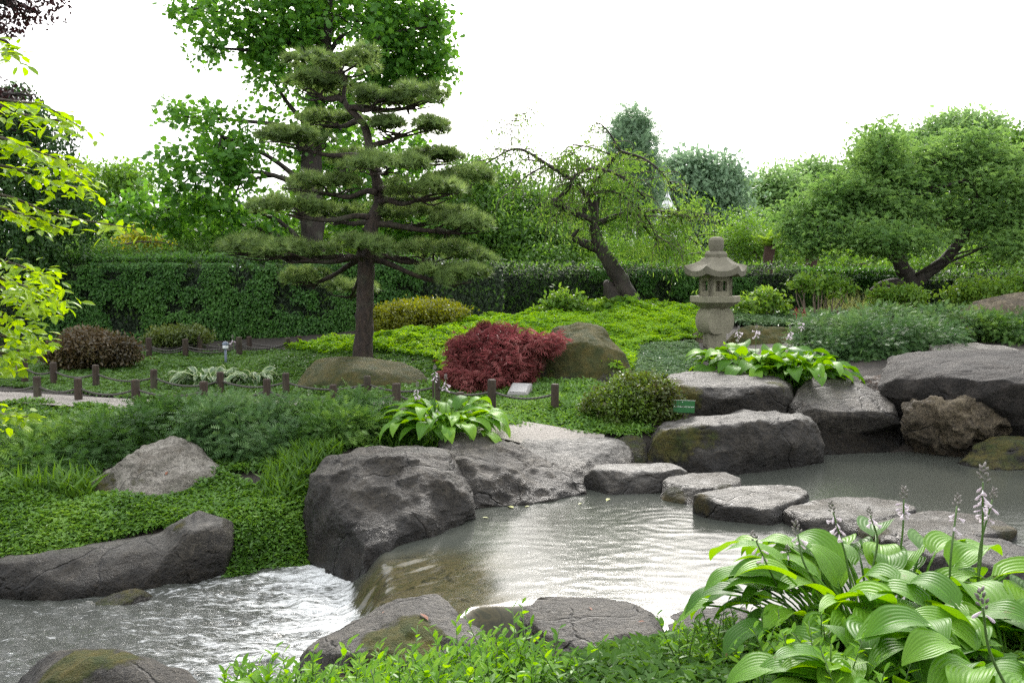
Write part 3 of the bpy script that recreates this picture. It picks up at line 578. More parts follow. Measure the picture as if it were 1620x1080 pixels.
# ------------------------------------------------------------------ foliage helpers
def inpoly(P, poly):
    x, y = P[:, 0], P[:, 1]; r = np.zeros(len(P), bool); j = len(poly) - 1
    for i in range(len(poly)):
        xi, yi = poly[i]; xj, yj = poly[j]
        r ^= ((yi > y) != (yj > y)) & (x < (xj - xi) * (y - yi) / (yj - yi + 1e-12) + xi); j = i
    return r
def region(poly_px): return np.array([T(*p)[:2] for p in poly_px])
def sample_region(poly, n):
    lo, hi = poly.min(0), poly.max(0); out = np.zeros((0, 2))
    while len(out) < n:
        q = lo + rng.random((n * 2, 2)) * (hi - lo); out = np.vstack([out, q[inpoly(q, poly)]])
    return out[:n]
def cover(name, label, poly_px, n, tm, size, mat, h=.08, hn=.06, tilt=.5, nf=2.5, face=None, world=False):
    poly = np.array(poly_px, float) if world else region(poly_px); q = sample_region(poly, n)
    P3 = np.c_[q * nf, np.zeros(len(q))]
    top = h + hn * fbm(P3, 3) * 1.6
    u = rng.random(len(q)) ** .5
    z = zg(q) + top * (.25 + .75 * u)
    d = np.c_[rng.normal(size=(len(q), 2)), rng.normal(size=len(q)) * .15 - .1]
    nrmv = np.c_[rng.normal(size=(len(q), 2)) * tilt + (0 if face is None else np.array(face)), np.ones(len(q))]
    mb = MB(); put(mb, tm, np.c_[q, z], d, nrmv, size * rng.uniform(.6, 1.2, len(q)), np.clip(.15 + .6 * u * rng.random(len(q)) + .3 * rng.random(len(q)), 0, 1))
    o = mb.build(name, mat); return tag(o, label, None, None, 'stuff')
GC_DARK = leaf_mat('cover_dark', (.036, .10, .016), (.10, .23, .038), transl=.33, rough=.38, spec=.4, c3=(.17, .32, .06))
GC_MID = leaf_mat('cover_mid', (.04, .105, .022), (.10, .21, .05), transl=.3, rough=.42, spec=.35)
GC_LIME = leaf_mat('cover_lime', (.075, .20, .016), (.165, .34, .036), transl=.45, rough=.5, spec=.25, c3=(.22, .40, .05))
GC_PALE = leaf_mat('cover_pale', (.05, .12, .05), (.13, .22, .11), transl=.3, rough=.4)
GRASS = leaf_mat('grass_blade', (.04, .11, .015), (.10, .22, .03), transl=.4, rough=.5, spec=.3)
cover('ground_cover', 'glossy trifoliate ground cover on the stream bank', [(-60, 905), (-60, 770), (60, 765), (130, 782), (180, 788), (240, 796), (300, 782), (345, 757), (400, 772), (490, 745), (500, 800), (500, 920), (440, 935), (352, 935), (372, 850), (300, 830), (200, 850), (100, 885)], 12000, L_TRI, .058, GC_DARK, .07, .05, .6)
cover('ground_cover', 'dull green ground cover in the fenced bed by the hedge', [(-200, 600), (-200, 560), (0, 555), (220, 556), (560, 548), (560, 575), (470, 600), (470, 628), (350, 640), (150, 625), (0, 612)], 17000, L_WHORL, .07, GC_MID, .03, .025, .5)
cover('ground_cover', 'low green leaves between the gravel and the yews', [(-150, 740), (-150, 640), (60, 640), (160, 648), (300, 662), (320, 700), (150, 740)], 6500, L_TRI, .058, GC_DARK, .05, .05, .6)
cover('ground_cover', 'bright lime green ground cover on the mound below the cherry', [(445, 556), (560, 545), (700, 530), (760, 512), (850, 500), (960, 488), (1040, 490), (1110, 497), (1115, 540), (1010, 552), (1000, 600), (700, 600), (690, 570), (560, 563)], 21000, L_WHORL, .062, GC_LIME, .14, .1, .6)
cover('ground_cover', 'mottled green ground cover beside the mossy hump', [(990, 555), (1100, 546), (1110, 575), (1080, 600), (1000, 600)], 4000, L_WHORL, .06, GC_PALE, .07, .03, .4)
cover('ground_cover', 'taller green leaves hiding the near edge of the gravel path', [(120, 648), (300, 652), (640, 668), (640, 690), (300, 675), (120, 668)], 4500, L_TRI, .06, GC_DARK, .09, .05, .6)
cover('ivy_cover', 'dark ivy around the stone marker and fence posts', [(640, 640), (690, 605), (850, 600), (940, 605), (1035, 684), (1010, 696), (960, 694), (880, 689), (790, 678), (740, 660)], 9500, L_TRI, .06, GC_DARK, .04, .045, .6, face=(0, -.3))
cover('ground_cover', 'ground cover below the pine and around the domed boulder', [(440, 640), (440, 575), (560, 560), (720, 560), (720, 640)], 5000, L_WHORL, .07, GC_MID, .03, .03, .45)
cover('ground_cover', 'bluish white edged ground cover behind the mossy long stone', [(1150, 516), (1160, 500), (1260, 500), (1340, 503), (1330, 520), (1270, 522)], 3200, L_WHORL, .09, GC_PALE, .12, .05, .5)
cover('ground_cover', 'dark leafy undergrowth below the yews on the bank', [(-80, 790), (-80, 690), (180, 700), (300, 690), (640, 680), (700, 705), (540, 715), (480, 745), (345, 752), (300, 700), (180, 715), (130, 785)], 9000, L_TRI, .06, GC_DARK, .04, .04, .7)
# grass tufts on the bank
def grass(name, label, poly_px, n, h, mat, lean=.35, w=.012, world=False):
    poly = np.array(poly_px, float) if world else region(poly_px); q = sample_region(poly, n); keep = fbm(np.c_[q * 2.2, q[:, :1] * 0 + 3], 2) > -.15; q = q[keep]
    tv = [(0, -1, 0), (0, 1, 0), (.55, .8, .1), (.55, -.8, .1), (1, 0, -.25)]; tf = [(0, 1, 2), (0, 2, 3), (3, 2, 4)]
    tv = [(x, y * w / h, z) for x, y, z in tv]
    d = np.c_[rng.normal(size=(len(q), 2)) * lean, np.ones(len(q))]; nn_ = np.c_[rng.normal(size=(len(q), 2)), np.full(len(q), .2)]
    mb = MB(); put(mb, (tv, tf), np.c_[q, zg(q) - .01], d, nn_, h * rng.uniform(.5, 1.25, len(q)))
    return tag(mb.build(name, mat), label, None, None, 'stuff')
grass('grass', 'fresh green grass growing between the yews and the boulder', [(340, 790), (400, 760), (470, 720), (540, 705), (690, 690), (690, 712), (540, 722), (495, 745), (470, 790), (400, 800)], 3800, .17, GRASS)
grass('grass', 'thin grass blades along the foot of the yews', [(20, 785), (60, 765), (150, 775), (130, 795)], 300, .24, GRASS)
grass('grass', 'dry tan ornamental grass behind the dwarf yews', [(1300, 505), (1330, 486), (1440, 482), (1450, 500)], 1800, .42, leaf_mat('dry_grass', (.11, .17, .05), (.22, .27, .11), transl=.4, rough=.6), .28, .006)

# ------------------------------------------------------------------ blobs and crowns
def blob_pts(blobs, n, shell=.62, flat=None):
    """blobs (px,py,Y,rx,ry[,rz]) in photo pixels; returns positions, outward dirs, blob index"""
    C = []; R = []
    for b in blobs:
        if b[0] == 'w': C.append(np.array(b[1:4], float)); R.append(b[4:7]); continue
        s = mpp(b[2]); C.append(D(b[0], b[1], b[2])); R.append((b[3] * s, (b[5] if len(b) > 5 else b[3] * s * .8), b[4] * s))
    C = np.array(C); R = np.array(R); wt = (R[:, 0] * R[:, 2] + R[:, 1] * R[:, 2] + R[:, 0] * R[:, 1]); wt = wt / wt.sum()
    idx = rng.choice(len(C), n, p=wt); u = rand_dirs(n)
    r = shell + (1 - shell) * rng.random(n); r = np.where(rng.random(n) < .25, rng.random(n) ** .5, r)
    lump = 1 + .22 * fbm(u * 2.3 + idx[:, None] * 7.1, 3)
    return C[idx] + u * R[idx] * (r * lump)[:, None], u, idx, C, R
def crown(blobs, tm, mat, n_cl, per, lsize, clr, gap=.0, gapf=1.2, droop=.3, upn=.8, strand=0.0, shell=.62, radial=.4, fan=0.0):
    """leaf clusters on a crown; returns an MB and cluster centres"""
    p, u, idx, C, R = blob_pts(blobs, n_cl, shell)
    if gap > -1: 
        keep = fbm(p * gapf + 3.1, 3) > gap; p, u = p[keep], u[keep]
    n = len(p); N = n * per
    if strand > 0:
        t = rng.random((n, per)); L = strand * rng.uniform(.4, 1.2, (n, 1))
        off = np.stack([rng.normal(size=(n, per)) * clr + u[:, :1] * t * .15, rng.normal(size=(n, per)) * clr + u[:, 1:2] * t * .15, -t * L], -1)
    else: off = rng.normal(size=(n, per, 3)) * clr * np.array([1, 1, .7])
    P = (p[:, None] + off).reshape(-1, 3); U = np.repeat(u, per, 0)
    d = nrm(rng.normal(size=(N, 3)) + U * radial + np.array([0, 0, -droop]))
    nv = rng.normal(size=(N, 3)) * .6 + np.array([0, 0, upn]) + U * .35
    tone = np.repeat(np.clip(.45 + .25 * rng.normal(size=n), 0, 1), per)
    if fan:
        oo = off.reshape(-1, 3); ol = np.linalg.norm(oo, axis=1, keepdims=True) / clr
        d = nrm(nrm(oo) * fan + U * radial + np.array([0, 0, -droop]) + rng.normal(size=(N, 3)) * .3); tone = np.clip(tone * .5 + .28 * ol[:, 0], 0, 1)
    mb = MB(); put(mb, tm, P, d, nv, lsize * rng.uniform(.65, 1.25, N), np.clip(tone * .6 + .4 * rng.random(N), 0, 1))
    return mb, p, C, R
def tree(name, label, blobs, tm, mat, n_cl, per, lsize, clr, bark=None, trunk=None, tr=.15, cat='tree', group=None, twigs=40, limb_r=.4, **kw):
    """trunk: list of (px,py,Y); limbs grow to the blob centres"""
    mb, p, C, R = crown(blobs, tm, mat, n_cl, per, lsize, clr, **kw)
    pts = [np.array(q[1:], float) if q[0] == 'w' else D(*q) for q in trunk]; base = pts[0].copy(); base[2] = g1(base[0], base[1]); pts[0] = base - np.array([0, 0, .1])
    r0 = root(name, base, label, cat, group)
    tb = MB(); k = len(pts); tb.add(*tube(pts, np.linspace(tr * 1.25, tr * .6, k), 10, 5, .25))
    ends = np.array(pts)
    for c, rr in zip(C, R):
        j = np.argmin(np.linalg.norm(ends - c, axis=1) + (ends[:, 2] > c[2]) * .6); s = ends[j]
        mid = (s + c) / 2 + rng.normal(size=3) * .06 * np.linalg.norm(c - s) + np.array([0, 0, .08 * np.linalg.norm(c - s)])
        tb.add(*tube([s, mid, c], [tr * limb_r, tr * limb_r * .65, tr * limb_r * .3], 6, 4, .2))
    for q in p[rng.choice(len(p), min(twigs, len(p)), replace=False)]:
        j = np.argmin(np.linalg.norm(C - q, axis=1)); s = C[j]; mid = (s + q) / 2 + np.array([0, 0, .1 * np.linalg.norm(q - s)])
        tb.add(*tube([s, mid, q], [tr * limb_r * .3, tr * .08, tr * .04], 4, 3))
    tb.build('trunk', bark or BARK, r0, True)
    c = mb.build('crown', mat, r0); c['kind'] = 'stuff'
    return r0

wb = MB(); k = 16000; ang_ = rng.uniform(-.75, .75, k); rad_ = rng.uniform(68, 80, k); xx = rad_ * np.sin(ang_); yy = rad_ * np.cos(ang_); hh = 3.6 + 2.2 * fbm(np.c_[xx * .16, yy * .02, xx * 0], 3); zz = 1 + hh * rng.random(k)
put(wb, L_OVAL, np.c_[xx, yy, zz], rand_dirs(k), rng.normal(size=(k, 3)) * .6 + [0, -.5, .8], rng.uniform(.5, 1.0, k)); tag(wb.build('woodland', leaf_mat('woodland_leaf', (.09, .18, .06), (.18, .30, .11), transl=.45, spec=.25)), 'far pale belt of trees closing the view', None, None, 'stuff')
# ------------------------------------------------------------------ hedges
def hedge(name, label, A, B, top, thick, mats, n, seg_leaf, lsize, tm=L_OVAL, seed=0):
    A = np.array(A, float); B = np.array(B, float); L = np.linalg.norm(B - A); t = (B - A) / L; nn = np.array([t[1], -t[0]])
    if nn[1] > 0: nn = -nn                              # face towards the camera
    mid = (A + B) / 2; base = np.array([mid[0], mid[1], g1(*mid)])
    r0 = root(name, base, label, 'hedge')
    # inner dark body
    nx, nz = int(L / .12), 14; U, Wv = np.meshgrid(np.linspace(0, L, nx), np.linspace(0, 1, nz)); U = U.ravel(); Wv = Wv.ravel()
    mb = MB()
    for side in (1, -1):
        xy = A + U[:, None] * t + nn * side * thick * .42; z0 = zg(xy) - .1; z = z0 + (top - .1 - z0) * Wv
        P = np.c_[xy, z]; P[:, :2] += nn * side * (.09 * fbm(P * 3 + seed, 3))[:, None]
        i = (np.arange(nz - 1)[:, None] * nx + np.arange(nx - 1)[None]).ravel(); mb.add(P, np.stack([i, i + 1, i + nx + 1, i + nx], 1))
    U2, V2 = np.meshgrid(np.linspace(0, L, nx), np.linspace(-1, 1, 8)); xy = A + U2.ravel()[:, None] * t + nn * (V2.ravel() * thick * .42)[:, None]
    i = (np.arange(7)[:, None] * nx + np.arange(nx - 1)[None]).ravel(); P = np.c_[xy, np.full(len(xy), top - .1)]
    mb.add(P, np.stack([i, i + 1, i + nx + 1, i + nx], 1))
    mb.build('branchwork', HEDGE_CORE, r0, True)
    for (mat, frac, size, f0, f1, tmm, out, nmn) in seg_leaf:
        k = int(n * frac); face = rng.random(k) < .68; uu = L * (f0 + (f1 - f0) * rng.random(k))
        w = np.where(face, rng.random(k), 1.0); sgn = np.where(face, 1.0, rng.uniform(-1, 1, k))
        xy = A + uu[:, None] * t + nn * (sgn * thick * .5)[:, None]; z0 = zg(xy); z = z0 + (top - z0) * w + np.where(face, 0, rng.normal(size=k) * .03)
        P = np.c_[xy, z]; clump = fbm(P * 2.6 + seed, 3); keep = clump > nmn * (1 + .4 * rng.normal(size=k)) if nmn > -1 else np.ones(k, bool)
        P[:, :2] += nn * (np.where(face, out * (.35 + .65 * rng.random(k)) + .1 * clump, 0))[:, None]
        # shaggy upper edge
        P[:, 2] += np.where(face, 0, np.abs(rng.normal(size=k)) * .05)
        P = P[keep]; f_ = face[keep]; kk = len(P)
        d = np.where(f_[:, None], np.array([0, 0, -.7]) + np.r_[nn, 0] * .5, np.array([0, 0, .5])) + rng.normal(size=(kk, 3)) * .55
        nv = np.where(f_[:, None], np.r_[nn, .7], np.array([0, 0, 1.0])) + rng.normal(size=(kk, 3)) * .35
        lb = MB(); put(lb, tmm, P, d, nv, size * rng.uniform(.6, 1.2, kk)); o = lb.build('foliage', mat, r0); o['kind'] = 'stuff'
    return r0
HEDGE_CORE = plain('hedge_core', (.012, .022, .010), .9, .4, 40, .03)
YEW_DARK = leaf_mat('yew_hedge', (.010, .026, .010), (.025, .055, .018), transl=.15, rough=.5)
BEECH = leaf_mat('hedge_leaf', (.03, .105, .02), (.085, .215, .044), transl=.38, rough=.42, spec=.35)
HEDGE_TOP = leaf_mat('hedge_tip', (.06, .17, .03), (.13, .28, .05), transl=.45, rough=.5, spec=.25)
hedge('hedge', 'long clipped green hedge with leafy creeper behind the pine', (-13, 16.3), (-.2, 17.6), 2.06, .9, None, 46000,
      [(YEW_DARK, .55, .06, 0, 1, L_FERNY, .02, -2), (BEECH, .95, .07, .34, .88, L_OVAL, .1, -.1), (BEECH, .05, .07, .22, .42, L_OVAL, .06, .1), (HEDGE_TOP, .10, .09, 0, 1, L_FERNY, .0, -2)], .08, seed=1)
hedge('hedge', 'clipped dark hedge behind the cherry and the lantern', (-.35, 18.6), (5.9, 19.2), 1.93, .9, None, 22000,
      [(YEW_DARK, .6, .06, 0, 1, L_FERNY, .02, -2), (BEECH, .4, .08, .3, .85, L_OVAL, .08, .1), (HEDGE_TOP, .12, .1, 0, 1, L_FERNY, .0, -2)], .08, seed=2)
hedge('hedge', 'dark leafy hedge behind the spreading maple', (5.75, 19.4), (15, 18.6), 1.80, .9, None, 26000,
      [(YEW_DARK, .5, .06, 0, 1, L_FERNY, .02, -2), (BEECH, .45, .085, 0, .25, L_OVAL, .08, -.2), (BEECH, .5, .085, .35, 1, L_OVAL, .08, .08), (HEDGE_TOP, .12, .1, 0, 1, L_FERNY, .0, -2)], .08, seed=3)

# ------------------------------------------------------------------ pine
def c2(x, y, Y): return D(340 + x / 2, 60 + y / 2, Y)
PINE_N = leaf_mat('pine_needle', (.055, .10, .03), (.135, .225, .075), transl=.4, rough=.5, spec=.25, c3=(.22, .33, .12))
PY = 12.6
base = D(575, 566, PY); base[2] = g1(base[0], base[1])
pine = root('pine_tree', base, 'cloud pruned pine with layered needle pads and a dark trunk', 'tree')
tp = [base - np.array([0, 0, .15]), c2(472, 930, PY), c2(475, 850, PY), c2(480, 700, PY), c2(495, 600, PY), c2(520, 520, PY + .1), c2(515, 460, PY + .1), c2(492, 380, PY), c2(485, 320, PY), c2(465, 265, PY), c2(425, 225, PY), c2(408, 190, PY), c2(412, 130, PY), c2(395, 95, PY)]
mb = MB(); mb.add(*tube(tp, [.155, .13, .12, .108, .095, .092, .078, .068, .06, .048, .04, .03, .022, .012], 14, 6, .3)); mb.build('trunk', BARK_PINE, pine, True)
pads = [(390, 82, 150, 34, 0, (412, 140)), (322, 150, 92, 38, .1, (408, 200)), (520, 190, 70, 38, -.2, (425, 225)), (635, 190, 90, 38, .15, (425, 225)), (600, 282, 120, 30, .1, (487, 350)), (255, 322, 125, 34, .15, (490, 385)), (370, 262, 85, 28, .6, (465, 265)), (545, 405, 120, 34, -.5, (495, 390)), (675, 382, 108, 22, .3, (492, 375)),
 (350, 470, 140, 28, .35, (515, 490)), (772, 450, 95, 32, .5, (518, 480)), (660, 480, 130, 34, -.3, (520, 520)), (235, 535, 112, 34, -.3, (500, 570)), (385, 560, 80, 26, .8, (500, 590)), (640, 565, 170, 38, .5, (500, 590)), (775, 592, 95, 36, -.1, (500, 590)),
 (110, 668, 95, 30, -.2, (470, 700)), (270, 680, 130, 34, -.4, (470, 700)), (455, 662, 88, 34, -.6, (478, 690)), (700, 680, 130, 38, .2, (490, 690)), (765, 752, 112, 44, -.2, (490, 700)), (290, 765, 62, 30, .4, (470, 700)), (430, 790, 78, 46, 1.2, (478, 700)), (600, 520, 90, 26, .9, (518, 500)), (440, 395, 95, 28, .8, (492, 380)), (820, 700, 50, 30, .6, (490, 690))]
nd = []
_tv = []; _tf = []
for i in range(16):
    a = i * 2.39996; el = .25 + 1.05 * ((i * .618) % 1); c = np.array([math.cos(a) * math.cos(el), math.sin(a) * math.cos(el), math.sin(el)]); s = np.cross(c, [0, 0, 1.0]); s = s / np.linalg.norm(s) * .045
    b0 = len(_tv); _tv += [tuple(-s), tuple(s), tuple(c)]; _tf.append((b0, b0 + 1, b0 + 2))
TUFT = (_tv, _tf)
for (cx, cy, rx, ry, dy, fr) in pads:
    Yp = PY + dy; s = mpp(Yp) / 2; ctr = c2(cx, cy, Yp); rX, rZ = rx * s, ry * s; rYd = rX * .75
    st = c2(fr[0], fr[1], PY); und = ctr - np.array([0, 0, rZ * .75])
    sub = [(0.0, 0.0)] + [(rng.uniform(-.75, .75), rng.uniform(-.7, .7)) for _ in range(5)]
    bb = MB(); mid = st * .45 + und * .55 + np.array([0, 0, -.06 + .06 * rng.random()]); q1 = st * .8 + und * .2 + np.array([0, 0, .02])
    bb.add(*tube([st, q1, mid, und], [.05, .042, .032, .02], 7, 5, .25))
    for k in range(9):
        ex = und + np.array([rng.uniform(-.9, .9) * rX, rng.uniform(-.8, .8) * rYd, rng.uniform(.1, .5) * rZ]); s0 = mid * rng.uniform(0, .5) + und * 0; f0 = rng.uniform(.2, 1)
        s0 = mid * (1 - f0) + und * f0; bb.add(*tube([s0, (s0 + ex) / 2 + rng.normal(size=3) * .04, ex], [.017, .012, .005], 5, 3, .2))
    bb.build('branch', BARK_PINE, pine, True)
    P = []; dirs = []; lump = []
    ncl = int(6 + 12.5 * rX)
    for k in range(ncl):
        th = rng.random() * 6.28; r_ = math.sqrt(rng.random()) * .92; cxx, cyy = r_ * math.cos(th), r_ * math.sin(th)
        cz = rZ * (.75 * math.sqrt(max(0, 1 - r_ * r_)) - .45) + rng.normal() * rZ * .22; a_ = rng.uniform(.11, .2); m_ = int(rng.uniform(22, 40))
        u = rand_dirs(m_); u[:, 2] = np.abs(u[:, 2]) * .9 - .18; L_ = rng.normal() * .5
        P.append(ctr + np.array([cxx * rX, cyy * rYd, cz]) + u * np.array([a_, a_, a_ * .75])); dirs.append(u * np.array([1, 1, .6]) + np.array([cxx * .4, cyy * .4, .75])); lump.append(np.full(m_, L_))
    P = np.concatenate(P); dirs = np.concatenate(dirs); lump = np.concatenate(lump); n = len(P); dirs = dirs + rng.normal(size=(n, 3)) * .25
    # tuft axis is +z of the template
    yv = nrm(np.cross(dirs, rand_dirs(n))); zv = nrm(dirs); xv = np.cross(yv, zv)
    V, Fx = scat(TUFT[0], TUFT[1], P, np.stack([xv, yv, zv], -1), .112 * rng.uniform(.55, 1.35, n))
    pm = MB(); tone = np.clip(.5 + .25 * lump + .25 * rng.normal(size=n), 0, 1); pm.add(V, Fx, np.repeat(tone, len(TUFT[0]))); o = pm.build('needle_pad', PINE_N, pine); o['kind'] = 'stuff'

# ------------------------------------------------------------------ trees
TULIP = leaf_mat('tulip_leaf', (.045, .15, .024), (.115, .29, .05), transl=.52, rough=.45, spec=.3)
tree('tulip_tree', 'tall broad leaved tree rising out of the picture behind the pine',
 [(520, -70, 22, 140, 110), (565, 50, 22, 110, 80), (470, 60, 22, 90, 90), (645, 70, 22.5, 70, 80), (690, 120, 22.6, 26, 36), (430, 120, 22, 35, 70), (465, 210, 22, 45, 60), (510, 140, 22, 90, 80), (620, 120, 23, 70, 45), (350, 20, 21.5, 75, 38), (400, 45, 21.5, 50, 45), (330, 75, 21, 30, 22), (695, 40, 22, 18, 55),
  (290, 185, 20.5, 50, 22), (350, 215, 20.5, 65, 45), (310, 275, 20.5, 80, 60), (380, 290, 21, 70, 60), (230, 330, 21, 45, 30), (350, 350, 22, 110, 45), (520, 290, 23, 60, 60), (600, 250, 24, 90, 60), (620, 350, 24, 100, 50)],
 L_TULIP, TULIP, 6400, 6, .135, .17, BARK_DARK, [(497, 560, 22), (495, 400, 22), (492, 300, 22), (495, 210, 22), (510, 100, 22), (520, -60, 22)], .26, twigs=90, gap=-.12, gapf=1.0, limb_r=.3)
WEEP = leaf_mat('weeping_leaf', (.018, .06, .016), (.05, .125, .03), transl=.4, rough=.4, spec=.4)
tree('weeping_tree', 'dark weeping tree with hanging strands of leaves at the hedge end',
 [(20, 160, 16.5, 60, 40), (70, 240, 16.5, 55, 60), (20, 270, 16.5, 90, 80), (105, 190, 16.5, 25, 18), (90, 310, 16.5, 50, 60), (10, 340, 16, 90, 50), (-60, 200, 16.5, 90, 90)],
 L_DIA, WEEP, 900, 34, .09, .03, BARK_DARK, [(-60, 560, 16.5), (-40, 350, 16.5), (0, 200, 16.5), (20, 140, 16.5)], .2, strand=1.0, gap=-.25, twigs=60, droop=1.2)
LIGHTG = leaf_mat('light_leaf', (.06, .16, .022), (.14, .28, .05), transl=.5, spec=.3)
MIDG = leaf_mat('mid_leaf', (.05, .13, .025), (.11, .24, .05), transl=.48, spec=.3)
PALEG = leaf_mat('hazed_pale_leaf', (.13, .24, .09), (.22, .38, .16), transl=.45, spec=.25)  # far crowns: leaf colour paled to stand in for distance haze
HAZEG = leaf_mat('hazed_far_leaf', (.11, .20, .13), (.20, .32, .21), transl=.45, spec=.25)  # far conifer and round tree: haze put into the lightened leaf colour
YELL = leaf_mat('yellow_leaf', (.16, .22, .02), (.3, .34, .04), transl=.45)
tree('background_tree', 'light green tree between the weeping tree and the tall tree', [(180, 300, 28, 50, 35), (160, 350, 28, 70, 45), (250, 370, 28, 60, 40), (130, 290, 29, 40, 30), (210, 280, 29, 35, 18)], L_OVAL, LIGHTG, 1500, 12, .14, .22, BARK, [(190, 480, 28), (190, 380, 28)], .14, gap=-.2)
tree('background_tree', 'yellow green bush peeping over the hedge', [(235, 375, 24, 32, 22), (215, 395, 24, 40, 20), (260, 395, 24, 35, 18)], L_OVAL, YELL, 350, 12, .09, .12, BARK, [(235, 470, 24), (235, 400, 24)], .08, gap=-.4, cat='bush')
tree('background_tree', 'green tree filling the gap behind the pine pads', [(430, 385, 26, 90, 40), (560, 390, 26, 100, 40), (660, 330, 26, 60, 55), (690, 390, 26, 70, 45), (480, 330, 27, 70, 30)], L_OVAL, LIGHTG, 1900, 12, .13, .22, BARK, [(560, 480, 26), (570, 400, 26)], .14, gap=-.25)
tree('background_tree', 'mid green tree between the pine and the leaning cherry', [(745, 285, 25, 45, 38), (760, 340, 24.5, 65, 50), (800, 380, 24, 70, 50), (720, 350, 25, 50, 50), (840, 340, 25, 50, 45), (800, 300, 26, 40, 28)], L_OVAL, MIDG, 2200, 12, .12, .2, BARK, [(780, 480, 25), (775, 380, 25)], .13, gap=-.25)
tree('background_tree', 'bushy green tree behind the cherry trunk', [(880, 390, 24, 60, 40), (850, 420, 23, 60, 30), (930, 400, 24, 40, 35), (900, 330, 26, 55, 45), (955, 330, 27, 30, 55)], L_OVAL, MIDG, 1700, 12, .11, .2, BARK, [(890, 490, 24), (890, 410, 24)], .12, gap=-.25)
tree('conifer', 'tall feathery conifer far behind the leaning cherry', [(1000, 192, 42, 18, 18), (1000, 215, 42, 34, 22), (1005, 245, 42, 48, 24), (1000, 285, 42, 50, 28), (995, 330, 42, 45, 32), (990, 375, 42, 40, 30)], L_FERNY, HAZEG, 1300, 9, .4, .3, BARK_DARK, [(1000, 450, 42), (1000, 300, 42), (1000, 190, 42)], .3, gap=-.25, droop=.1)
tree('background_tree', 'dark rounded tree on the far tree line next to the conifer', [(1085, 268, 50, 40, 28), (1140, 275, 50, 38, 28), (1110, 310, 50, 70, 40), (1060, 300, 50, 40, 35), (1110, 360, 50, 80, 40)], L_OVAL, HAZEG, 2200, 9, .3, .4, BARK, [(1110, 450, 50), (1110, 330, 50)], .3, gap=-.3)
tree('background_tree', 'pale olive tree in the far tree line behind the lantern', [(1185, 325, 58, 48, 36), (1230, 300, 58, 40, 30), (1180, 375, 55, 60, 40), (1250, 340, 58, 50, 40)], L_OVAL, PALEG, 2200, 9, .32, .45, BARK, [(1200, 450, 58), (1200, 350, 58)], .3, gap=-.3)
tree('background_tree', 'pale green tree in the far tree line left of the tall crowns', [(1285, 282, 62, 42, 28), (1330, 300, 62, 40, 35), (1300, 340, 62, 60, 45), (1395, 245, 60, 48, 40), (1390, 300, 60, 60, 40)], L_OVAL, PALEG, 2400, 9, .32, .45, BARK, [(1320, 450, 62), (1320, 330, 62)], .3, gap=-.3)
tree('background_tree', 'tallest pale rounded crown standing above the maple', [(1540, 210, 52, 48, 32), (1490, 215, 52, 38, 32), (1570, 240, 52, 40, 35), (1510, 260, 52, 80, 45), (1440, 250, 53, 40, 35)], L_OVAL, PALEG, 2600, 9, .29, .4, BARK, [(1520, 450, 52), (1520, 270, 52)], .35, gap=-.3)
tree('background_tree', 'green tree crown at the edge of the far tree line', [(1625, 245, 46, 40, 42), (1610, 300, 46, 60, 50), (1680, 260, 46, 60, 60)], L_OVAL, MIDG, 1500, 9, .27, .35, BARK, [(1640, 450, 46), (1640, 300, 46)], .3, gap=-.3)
tree('background_tree', 'airy light green bush behind the lantern roof', [(1150, 390, 27, 50, 30), (1200, 370, 27, 50, 32), (1240, 390, 26, 45, 30), (1170, 340, 28, 35, 25), (1280, 400, 27, 50, 25), (1100, 400, 27, 50, 25)], L_DIA, LIGHTG, 1700, 12, .1, .2, BARK, [(1200, 460, 27), (1200, 400, 27)], .1, gap=-.15, cat='bush')
tree('background_tree', 'light green bush above the hedge behind the cherry', [(1000, 420, 23, 70, 18), (1060, 415, 23, 60, 22), (950, 415, 23, 50, 20), (1052, 378, 23, 45, 26), (985, 395, 23, 40, 20)], L_DIA, LIGHTG, 1200, 12, .08, .14, BARK, [(1000, 480, 23), (1000, 430, 23)], .08, gap=-.3, cat='bush')
tree('background_tree', 'green bushes between the maple branches and the hedge', [(1350, 420, 24, 70, 25), (1480, 415, 24, 90, 28), (1580, 420, 24, 70, 30), (1660, 400, 24, 60, 40)], L_OVAL, LIGHTG, 1300, 12, .1, .18, BARK, [(1460, 480, 24), (1460, 430, 24)], .1, gap=-.2, cat='bush')
tree('background_tree', 'row of green bushes behind the clipped hedge under the weeping tree', [(-40, 400, 20, 90, 25), (60, 400, 20, 60, 24), (140, 402, 20, 60, 20), (330, 398, 21, 60, 18), (420, 402, 21, 70, 16), (240, 408, 20, 50, 14)], L_OVAL, MIDG, 1300, 12, .09, .16, BARK, [(100, 480, 20), (100, 420, 20)], .08, gap=-2, cat='bush')
tree('background_tree', 'light green tree seen through the maple branches', [(1440, 350, 30, 90, 50), (1540, 370, 30, 90, 50), (1350, 370, 30, 70, 50), (1630, 360, 30, 60, 60)], L_OVAL, LIGHTG, 2300, 12, .15, .26, BARK, [(1480, 470, 30), (1480, 400, 30)], .14, gap=-.4)
